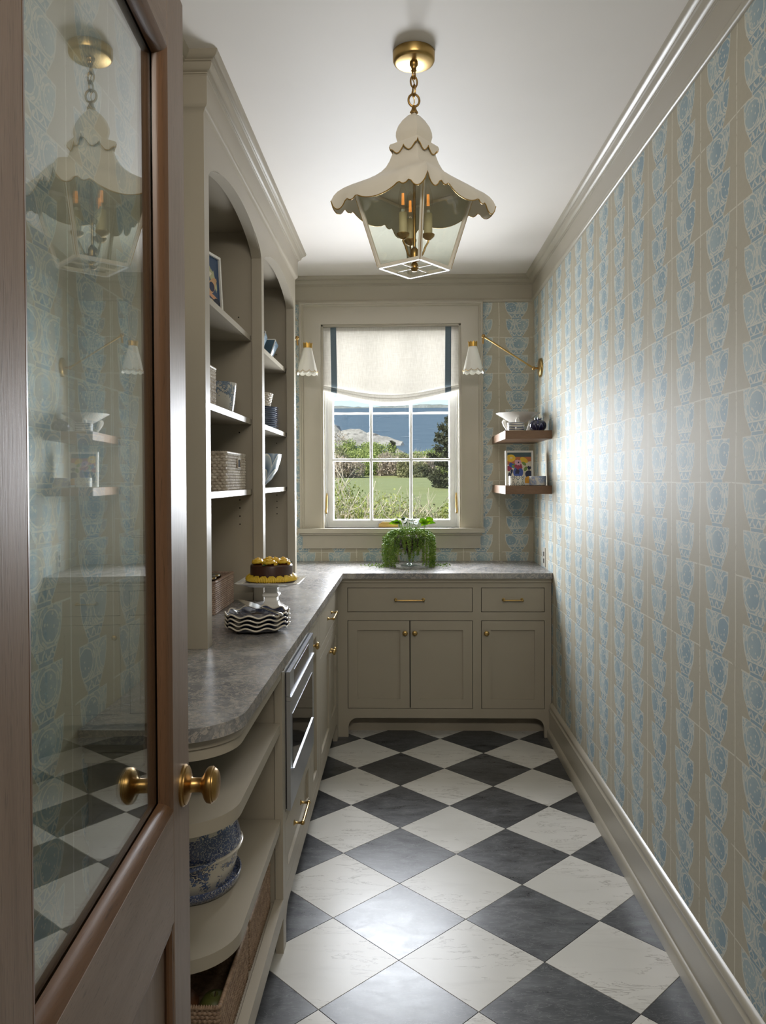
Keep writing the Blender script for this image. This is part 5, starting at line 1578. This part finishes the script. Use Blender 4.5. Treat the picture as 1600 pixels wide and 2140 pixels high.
for k, (dx, dy, az, mt) in enumerate(((-0.062, 0.0, 3.2, 'bigleaf'), (-0.050, -0.012, 3.7, 'bigleaf'), (-0.045, 0.012, 2.6, 'bigleaf'), (-0.058, 0.0, 3.9, 'palleaf'), (-0.020, 0.0, 4.6, 'palleaf'), (-0.010, 0.012, 2.0, 'palleaf'), (0.004, 0.0, 5.0, 'palleaf'), (0.012, 0.012, 1.2, 'palleaf'), (0.024, -0.012, -0.9, 'palleaf'), (0.000, 0.02, 0.5, 'palleaf'),
      (0.055, 0.0, 0.0, 'bigleaf'), (0.070, 0.012, 0.5, 'bigleaf'), (0.062, -0.016, -0.6, 'bigleaf'), (0.098, 0.0, -0.2, 'bigleaf'), (0.104, 0.004, 0.4, 'bigleaf'), (0.036, -0.03, -1.4, 'palleaf'), (-0.030, -0.03, -2.1, 'palleaf'))):
    LV.append((dx, dy, az, 0.55 + 0.6 * q.random(), 0.050 + 0.018 * q.random(), 0.0135 + 0.004 * q.random(), mt))
for dx, dy, az, el, L_, W_, mt in LV:
    b = (GXc + dx, GYc + dy, ZC + 0.240 + 0.034 * q.random())
    bigleaf(b, az, el, L_, W_, MT[mt])
bm = NB()
for dx, dy, az, el, L_, W_, mt in LV:
    tube(bm, [(GXc + dx * 0.4, GYc + dy * 0.4, ZC + 0.178), (GXc + dx * 0.8, GYc + dy * 0.8, ZC + 0.196), (GXc + dx, GYc + dy, ZC + 0.258)], 0.0018, 6)
fin(bm, 'stems', MT['string'], hp)

# ------------------------------------------------------------------ on the open shelves below
TXc, TYc, TZ = -0.540, 1.925, 0.4095
tu = thing('soup_tureen', 'blue and white transferware tureen with a lid on the lower open shelf', 'tureen', (TXc, TYc, TZ))
def ov(bm, prof, sx=0.115, sy=0.125, seg=56): lathe(bm, [(r_, z) for r_, z in prof], seg, T(TXc, TYc, TZ), sx=sx, sy=sy)
bm = NB(); ov(bm, [(0, 0.0), (0.86, 0.0), (0.95, 0.003), (1.03, 0.018), (1.045, 0.030), (1.02, 0.031), (0.93, 0.016), (0, 0.012)]); fin(bm, 'stand_dish', MT['printband'], tu, smooth=50)
bm = NB(); ov(bm, [(0, 0.013), (0.80, 0.013), (0.86, 0.022), (0.94, 0.050), (1.02, 0.088), (1.05, 0.096), (1.05, 0.100), (0.98, 0.101), (0, 0.101)]); fin(bm, 'body', MT['print'], tu, smooth=50)
bm = NB(); ov(bm, [(1.055, 0.0965), (1.085, 0.0985), (1.09, 0.102), (1.06, 0.1045), (1.0, 0.104), (1.0, 0.0985)]); fin(bm, 'rim', MT['cream'], tu, smooth=50)
bm = NB(); ov(bm, [(0, 0.104), (1.04, 0.104), (1.055, 0.108), (1.03, 0.122), (0.98, 0.142), (0.93, 0.156), (0, 0.156)]); ld = fin(bm, 'lid_border', MT['printband'], tu, smooth=50)
bm = NB(); ov(bm, [(0.93, 0.1555), (0.90, 0.166), (0.80, 0.186), (0.62, 0.206), (0.36, 0.220), (0.14, 0.225), (0, 0.226)]); fin(bm, 'lid', MT['print'], tu, smooth=50)
bm = NB(); tube(bm, [(TXc - 0.03, TYc, TZ + 0.222), (TXc - 0.022, TYc, TZ + 0.240), (TXc, TYc, TZ + 0.246), (TXc + 0.022, TYc, TZ + 0.240), (TXc + 0.03, TYc, TZ + 0.222)], 0.007, 10); fin(bm, 'lid_handle', MT['printband'], tu, smooth=60)
for s_ in (-1, 1):
    bm = NB(); pts = []
    for i in range(13):
        a = -0.75 + 1.5 * i / 12; pts.append((TXc + 0.115 * 1.0 * math.sin(a) * 1.02, TYc + s_ * (0.125 * 1.02 * math.cos(a) + 0.030 * max(0, math.cos(a * 1.9))), TZ + 0.099 + 0.006 * math.cos(a)))
    tube(bm, pts, 0.006, 8, radii=[0.003 + 0.004 * math.sin(PI * i / 12) for i in range(13)]); fin(bm, 'side_handle', MT['printband'], tu, smooth=60)
basket('wicker_crate', 'brown wicker basket of fruit under the open shelf, nearer one', -0.655, -0.402, 1.635, 1.945, 0.1555, 0.285, 15, MT['wicker'], 0.011, 0.0016, 0.010, 'wicker crates under the open shelf')
basket('wicker_crate', 'brown wicker basket of bottles under the open shelf, farther one', -0.655, -0.402, 1.958, 2.270, 0.1555, 0.285, 15, MT['wicker'], 0.011, 0.0016, 0.010, 'wicker crates under the open shelf')
apple_g = plain('green_apple_skin', (0.12, 0.13, 0.03), 0.45, var=0.3, vscale=30); apple_r = plain('red_apple_skin', (0.17, 0.07, 0.03), 0.45, var=0.4, vscale=25)
AP = [(0, 0.006), (0.010, 0.0), (0.026, 0.006), (0.036, 0.026), (0.035, 0.044), (0.024, 0.060), (0.010, 0.064), (0.003, 0.057), (0, 0.055)]
APL = ((-0.605, 1.690, 1, 'red apple by the wall at the near end of the wicker basket'), (-0.530, 1.700, 0, 'green apple in the middle of the near end of the wicker basket'), (-0.455, 1.695, 0, 'green apple by the front at the near end of the wicker basket'),
       (-0.600, 1.770, 0, 'green apple by the wall in the second row of the wicker basket'), (-0.525, 1.778, 1, 'red apple in the middle of the second row of the wicker basket'), (-0.450, 1.772, 0, 'green apple by the front in the second row of the wicker basket'))
for x, y, red, lab in APL:
    z = 0.161
    bm = NB(); lathe(bm, AP, 20, T(x, y, z)); o = fin(bm, 'apple', apple_r if red else apple_g, None, smooth=60)
    tag(o, lab, 'apple', 'apples in the wicker basket')
    bm = NB(); tube(bm, [(x, y, z + 0.056), (x + 0.003, y, z + 0.070)], 0.0012, 5); fin(bm, 'stalk', MT['soil'], o)
bot = plain('dark_green_bottle_glass', (0.012, 0.02, 0.008), 0.08, var=0.1)
for k, (x, y) in enumerate(((-0.50, 2.03), (-0.49, 2.16))):
    if k == 0:
        b0 = thing('wine_bottle', 'dark bottle at the near end of the farther wicker basket', 'bottle', (x, y, 0.1608), 'bottles in the wicker basket')
        bm = NB(); lathe(bm, [(0, 0), (0.034, 0), (0.036, 0.003), (0.036, 0.105), (0.030, 0.130), (0.015, 0.148), (0.013, 0.190), (0.0145, 0.192), (0.0145, 0.199), (0, 0.199)], 24, T(x, y, 0.1608)); fin(bm, 'body', bot, b0, smooth=50)
        bm = NB(); lathe(bm, [(0, 0.199), (0.010, 0.199), (0.010, 0.207), (0, 0.207)], 14, T(x, y, 0.1608)); fin(bm, 'cork', MT['candle'], b0)
    else: dup(b0, T(x + 0.50, y - 2.03, 0), 'dark bottle at the far end of the farther wicker basket')
# ------------------------------------------------------------------ the hall behind the open door (out of frame)
HP = plain('hall_wall_paint', (0.62, 0.60, 0.56), 0.6, var=0.02)
for nm, a in (('wall_hall_left', (-1.62, -1.5, -3.0, 0.335, -0.05, 2.80)), ('wall_hall_right', (1.5, 1.62, -3.0, 0.335, -0.05, 2.80)), ('wall_hall_back', (-1.62, 1.62, -3.12, -3.0, -0.05, 2.80)), ('ceiling_hall', (-1.62, 1.62, -3.12, 0.335, 2.713, 2.813))):
    box(nm, *a, HP, None, bevel=0, kind='structure')
box('floor_hall', -1.62, 1.62, -3.12, 0.298, -0.06, -0.001, wood('oak_floor', (0.16, 0.10, 0.055), (0.30, 0.20, 0.12), 'y'), None, bevel=0, kind='structure')

# ------------------------------------------------------------------ outdoors
def gm(name, c0, c1, scale, rough=0.9, c2=None, t2=0.6, sc=(1, 1, 1)):
    m, nt, p = newmat(name)
    co = coords(nt, scale=sc)
    a = noise(nt, co, scale, 4, 0.6); b = noise(nt, co, scale * 7, 3, 0.6)
    c = mixc(nt, (a * 0.6 + b * 0.5).step(0.3, 0.75), c0, c1)
    if c2: c = mixc(nt, a.step(t2, t2 + 0.12), c, c2)
    S(p, col=c, rough=rough)
    return m
grass = gm('mown_grass', (0.095, 0.115, 0.03), (0.215, 0.23, 0.08), 1.6, c2=(0.13, 0.165, 0.05), sc=(1, 4, 1))
seam = gm('choppy_sea', (0.026, 0.046, 0.056), (0.066, 0.094, 0.106), 0.10, 0.5, sc=(1, 1.6, 1))
sandm = gm('pale_sand', (0.42, 0.37, 0.30), (0.60, 0.55, 0.47), 0.05)
farm = gm('far_wooded_shore', (0.10, 0.115, 0.10), (0.20, 0.215, 0.20), 0.06)
rockm = gm('lichened_rock', (0.14, 0.13, 0.11), (0.37, 0.35, 0.31), 0.35, c2=(0.05, 0.045, 0.04), t2=0.58, sc=(1, 1, 3))
def ground(name, prof, x0, x1, mat, nx=24, amp=0.0, seed=1):
    bm = NB(); q = random.Random(seed); g = []
    for y, z in prof:
        g.append([bm.verts.new((x0 + (x1 - x0) * i / nx, y, z + amp * (q.random() - .5))) for i in range(nx + 1)])
    for A, B in zip(g, g[1:]):
        for i in range(nx): bm.faces.new((A[i], A[i + 1], B[i + 1], B[i]))
    return fin(bm, name, mat, None, kind='structure', smooth=80)
def lerp_prof(keys, n):
    out = []
    for i in range(n + 1):
        y = keys[0][0] + (keys[-1][0] - keys[0][0]) * (i / n) ** 1.6
        for (a, b), (c, d) in zip(keys, keys[1:]):
            if a <= y <= c + 1e-6: out.append((y, b + (d - b) * (y - a) / (c - a))); break
    return out
LAND = [(5.04, 0.25), (9, 0.70), (13, 0.98), (22, 1.22), (42, 1.52), (48, 2.0), (60, 2.9), (72, 3.1), (78, 2.2)]
ground('lawn', lerp_prof(LAND, 40), -40, 40, grass, 40, 0.02)
SEA = lambda y: 4.24 + 0.0918 * (y - 80)
ground('sea', lerp_prof([(60, SEA(60)), (640, SEA(640))], 30), -420, 420, seam, 60, 0.0)
ground('beach', [(606, SEA(606) - 0.2), (616, SEA(616) + 0.5), (624, SEA(624) + 1.7), (634, SEA(634) + 1.4), (650, SEA(650) - 0.5)], -420, 420, sandm, 90, 0.7, 3)
ground('far_water', lerp_prof([(640, SEA(640) + 0.3), (880, SEA(640) + 27.5)], 8), -600, 600, seam, 10)
bm = NB(); q = random.Random(5); n = 240
A, B, C_ = [], [], []
for i in range(n + 1):
    x = -560 + 1120 * i / n
    h = 3.4 + 1.1 * math.sin(i * .21) + 0.9 * q.random()
    A.append(bm.verts.new((x, 870, 80.4))); B.append(bm.verts.new((x, 876, 81.5 + h))); C_.append(bm.verts.new((x, 890, 80.4)))
for i in range(n):
    bm.faces.new((A[i], A[i + 1], B[i + 1], B[i])); bm.faces.new((B[i], B[i + 1], C_[i + 1], C_[i]))
fin(bm, 'far_shore', farm, None, kind='structure', smooth=80)
wc = plain('whitecap_foam', (0.75, 0.78, 0.80), 0.8)
bm = NB(); q = random.Random(9)
for k in range(46):
    y = 90 + 480 * q.random() ** 1.3; x = (q.random() - .55) * y * 0.20; w = 0.5 + y * 0.006 * q.random(); z = SEA(y) + 0.12
    vv = [bm.verts.new(p) for p in ((x - w, y, z), (x, y - w * .35, z), (x + w, y, z), (x, y + w * .35, z + w * .05))]; bm.faces.new(vv)
fo = fin(bm, 'whitecaps', wc, None, kind='stuff'); fo['label'] = 'scattered white foam crests on the blue sea'; fo['category'] = 'foam'

# rocky point
def ledge(name, label, prof, y0, depth, seed):
    q = random.Random(seed); bm = NB(); rows = []
    m = 7
    for k in range(m + 1):
        f = k / m; dz = math.sin(PI * min(1, f * 1.2 + 0.15)) 
        rows.append([bm.verts.new((x + (q.random() - .5) * .5, y0 + depth * f, zb_ + (zt_ - zb_) * (1.0 if 0.15 < f < 0.85 else (0.55 if f > 0 else 0.0)) * (0.97 + 0.06 * q.random()))) for x, zb_, zt_ in prof])
    for A, B in zip(rows, rows[1:]):
        for i in range(len(prof) - 1): bm.faces.new((A[i], A[i + 1], B[i + 1], B[i]))
    o = fin(bm, name, rockm, None, smooth=25); tag(o, label, 'rock'); return o
zs_ = SEA(95) - 0.3
xs_ = [-15, -12, -10, -8.8, -8.3, -7.8, -7.3, -6.6, -6, -5.3, -4.7, -4.2, -3.5, -2.8, -2.1, -1.4, -0.8, -0.3, 0.1]
tp_ = [8.5, 8.6, 8.4, 8.3, 8.2, 7.5, 7.55, 7.7, 7.6, 7.6, 7.2, 7.3, 7.1, 6.8, 6.7, 6.5, 6.3, 6.1, zs_ + .2]
ledge('rock_outcrop', 'long pale rocky ledge reaching into the sea beyond the bushes', [(x, zs_ - 0.6, t) for x, t in zip(xs_, tp_)], 93, 7, 3)
ledge('shore_boulder', 'small white boulder below the little dark cedar at the shore', [(-0.75, 2.7, 3.0), (-0.55, 2.7, 3.8), (-0.3, 2.7, 4.1), (-0.05, 2.7, 3.7), (0.2, 2.7, 2.9)], 66, 1.2, 6)

twig = plain('bare_twig_bark', (0.42, 0.36, 0.28), 0.8, var=0.2)
FO = {k: leafmat('foliage_' + k, a, b, 0.25, 0.6, 3.0) for k, a, b in (('spring', (0.17, 0.20, 0.04), (0.38, 0.40, 0.12)), ('olive', (0.16, 0.165, 0.07), (0.33, 0.31, 0.17)), ('dry', (0.30, 0.24, 0.18), (0.50, 0.42, 0.33)), ('cedar', (0.030, 0.036, 0.018), (0.095, 0.10, 0.055)), ('mound', (0.19, 0.25, 0.06), (0.38, 0.42, 0.15)))}
def foliage(q, n, shape, size, up=0.3, elong=1.8):
    """leaf blades scattered by shape(q)->(point, outward)"""
    V_, F_ = [], []
    for _ in range(n):
        p, o = shape(q)
        d = Vector((q.random() - .5, q.random() - .5, q.random() - .5)).normalized() + o * 0.5 + Vector((0, 0, up))
        d.normalize(); a = d.orthogonal().normalized(); a = (Matrix.Rotation(q.random() * 6.28, 3, d) @ a)
        s_ = size * (0.6 + 0.8 * q.random()); b0 = len(V_)
        V_ += [p - d * s_ * elong * .5, p + a * s_ * .5, p + d * s_ * elong * .5, p - a * s_ * .5]; F_.append((b0, b0 + 1, b0 + 2, b0 + 3))
    me = bpy.data.meshes.new('leaves'); me.from_pydata([tuple(v) for v in V_], [], F_); bm = NB(); bm.from_mesh(me); bpy.data.meshes.remove(me)
    return bm
def lumpy(c, r, q0, lumps=7):
    ls = []
    for _ in range(lumps):
        a, e = q0.random() * 6.28, q0.random()
        ls.append((Vector((c[0] + r[0] * .55 * math.cos(a), c[1] + r[1] * .55 * math.sin(a), c[2] + r[2] * (0.1 + 0.6 * e))), 0.42 + 0.3 * q0.random()))
    def f(q):
        ctr, k = ls[int(q.random() * len(ls))]
        while True:
            d = Vector((q.random() * 2 - 1, q.random() * 2 - 1, q.random() * 2 - 1))
            if 0.1 < d.length < 1: break
        d = d.normalized() * (0.55 + 0.45 * q.random())
        return Vector((ctr.x + d.x * r[0] * k, ctr.y + d.y * r[1] * k, max(c[2] - 0.02, ctr.z + d.z * r[2] * k))), d.normalized()
    return f
def shrub(name, label, c, r, n, size, mat, seed, twigs=0, cat='shrub', group=None, tw_len=1.0, elong=1.8):
    q = random.Random(seed); t = thing(name, label, cat, c, group)
    fin(foliage(q, n, lumpy(c, r, random.Random(seed + 50)), size, elong=elong), 'foliage', FO[mat], t, kind='stuff', smooth=80)
    if twigs:
        bm = NB()
        for _ in range(twigs):
            a = q.random() * 6.28; s_ = 0.3 + 0.7 * q.random()
            p = Vector((c[0] + r[0] * .5 * (q.random() - .5), c[1] + r[1] * .4 * (q.random() - .5), c[2]))
            top = Vector((c[0] + r[0] * s_ * math.cos(a), c[1] + r[1] * s_ * math.sin(a), c[2] + r[2] * (0.7 + 0.75 * q.random()) * tw_len))
            pts = [p.lerp(top, k / 6) + Vector((q.random() - .5, q.random() - .5, q.random() - .5)) * r[2] * .08 for k in range(7)]
            w = r[2] * 0.009
            tube(bm, pts, w, 4, radii=[w * (1 - .12 * k) for k in range(7)])
            for k in (3, 4, 5):
                e = pts[k] + Vector((q.random() - .5, q.random() - .5, q.random() * .9)) * r[2] * .4
                tube(bm, [pts[k], pts[k].lerp(e, .5) + Vector((q.random() - .5, 0, q.random() - .5)) * .03 * r[2], e], w * .6, 3)
        fin(bm, 'twigs', twig, t, smooth=80)
    return t
LZ = lambda y: [b + (d - b) * (y - a) / (c - a) for (a, b), (c, d) in zip(LAND, LAND[1:]) if a <= y <= c][0]
# near bushes under the window
NEAR = ((-0.98, 8.2, 0.72, 0.72, 'spring', 'yellow-green bush under the left panes, the leftmost outside'), (-0.48, 7.7, 0.55, 0.60, 'spring', 'leafy spring bush below the left window panes'), (0.02, 8.0, 0.52, 0.50, 'olive', 'twiggy olive bush below the middle window panes'), (0.42, 7.6, 0.42, 0.42, 'olive', 'low twiggy bush behind the trailing plant outside'), (0.90, 7.9, 0.55, 0.56, 'spring', 'bright yellow-green bush below the right window panes'))
for k, (x, y, r_, h, mt, lab) in enumerate(NEAR):
    shrub('bush', lab, (x, y, LZ(y) - 0.02), (r_, 0.5, h * 1.05), 8000, 0.017, mt, 20 + k, 44, 'bush', 'bushes outside the window')
ORD = 'first second third fourth fifth sixth seventh eighth ninth tenth eleventh twelfth'.split()
# dry meadow brush behind the lawn
for k in range(9):
    x = -5.2 + k * 1.15; y = 43 + 1.6 * math.sin(k * 2.3)
    mt = ('dry', 'olive', 'dry', 'mound')[k % 4]
    shrub('meadow_brush', ('tan dry brush', 'olive brush', 'pale dry brush', 'green brush')[k % 4] + ' clump along the far edge of the lawn, %s from the left' % ORD[k], (x, y, LZ(y) - 0.05), (0.95, 0.8, 1.05 + 0.25 * math.sin(k * 1.7)), 4200, 0.055, mt, 40 + k, 22, 'shrub', 'brush along the lawn', 0.9, 2.6)
# green thicket on the bank
TH = [(-6.4, 62, 2.2, 2.2, 'dry'), (-7.2, 58, 2.0, 1.8, 'mound'), (-5.0, 59, 1.9, 1.8, 'mound'), (-3.4, 61, 1.8, 1.75, 'mound'), (-2.0, 60, 1.6, 1.45, 'mound'), (-3.0, 55, 1.6, 1.2, 'mound'), (-5.6, 54, 1.9, 1.0, 'olive'), (-0.7, 58, 1.2, 0.75, 'mound'), (-0.9, 54, 1.3, 0.75, 'olive'), (1.6, 56, 1.4, 0.9, 'mound'), (3.6, 57, 1.6, 1.1, 'mound')]
TH.sort(key=lambda q_: q_[0] / q_[1])
for k, (x, y, r_, h, mt) in enumerate(TH):
    shrub('thicket_shrub', '%s shrub in the thicket above the shore, %s from the left' % ({'mound': 'bright green', 'dry': 'grey bare', 'olive': 'dull olive'}[mt], ORD[k]), (x, y, LZ(y) - 0.1), (r_, 1.4, h), 4200, 0.075, mt, 70 + k, 16 if mt == 'dry' else 0, 'shrub', 'thicket above the shore', 0.85)
# cedars
def cedar(label, c, h, w, n, size, seed):
    q = random.Random(seed); t = thing('cedar_tree', label, 'tree', c)
    bm = NB(); tube(bm, [(c[0], c[1], c[2]), (c[0] + .03 * h, c[1], c[2] + h * .5), (c[0], c[1], c[2] + h * .97)], h * .02, 8, radii=[h * .025, h * .018, h * .004])
    brs = []
    for k in range(44):
        f = 0.08 + 0.9 * k / 44; a = k * 2.4 + q.random()
        L_ = w * (1 - f) ** 0.55 * (0.65 + 0.5 * q.random()) * (0.8 if f < .2 else 1)
        z = c[2] + h * f; pts = []
        for i in range(6):
            g = i / 5; pts.append(Vector((c[0] + L_ * g * math.cos(a), c[1] + L_ * g * math.sin(a), z + L_ * (0.25 * g * g - 0.05 * g) + 0.02 * (q.random() - .5))))
        tube(bm, pts, h * .006, 4, radii=[h * .007 * (1 - .15 * i) for i in range(6)]); brs.append((pts, L_))
    fin(bm, 'trunk', plain('cedar_bark', (0.09, 0.07, 0.05), 0.9, var=0.2), t)
    def f(q):
        pts, L_ = brs[int(q.random() * len(brs))]; g = q.random() ** 0.7 * 4.99; i = int(g); p = pts[i].lerp(pts[i + 1], g - i)
        o = Vector((q.random() - .5, q.random() - .5, q.random() - .35)); sp_ = 0.10 * w * (0.4 + 1.0 * q.random()) * (1.5 - g / 5)
        return p + o * sp_ * 2, o.normalized()
    fin(foliage(q, n, f, size, 0.1, 2.6), 'foliage', FO['cedar'], t, kind='stuff', smooth=80)
cedar('dark spreading cedar on the lawn seen through the right panes', (1.42, 20.5, LZ(20.5) - 0.25), 2.25, 1.15, 15000, 0.035, 3)
cedar('little dark cedar on the shore beyond the thicket', (-0.95, 67.5, 2.75), 2.0, 0.75, 1800, 0.10, 4)
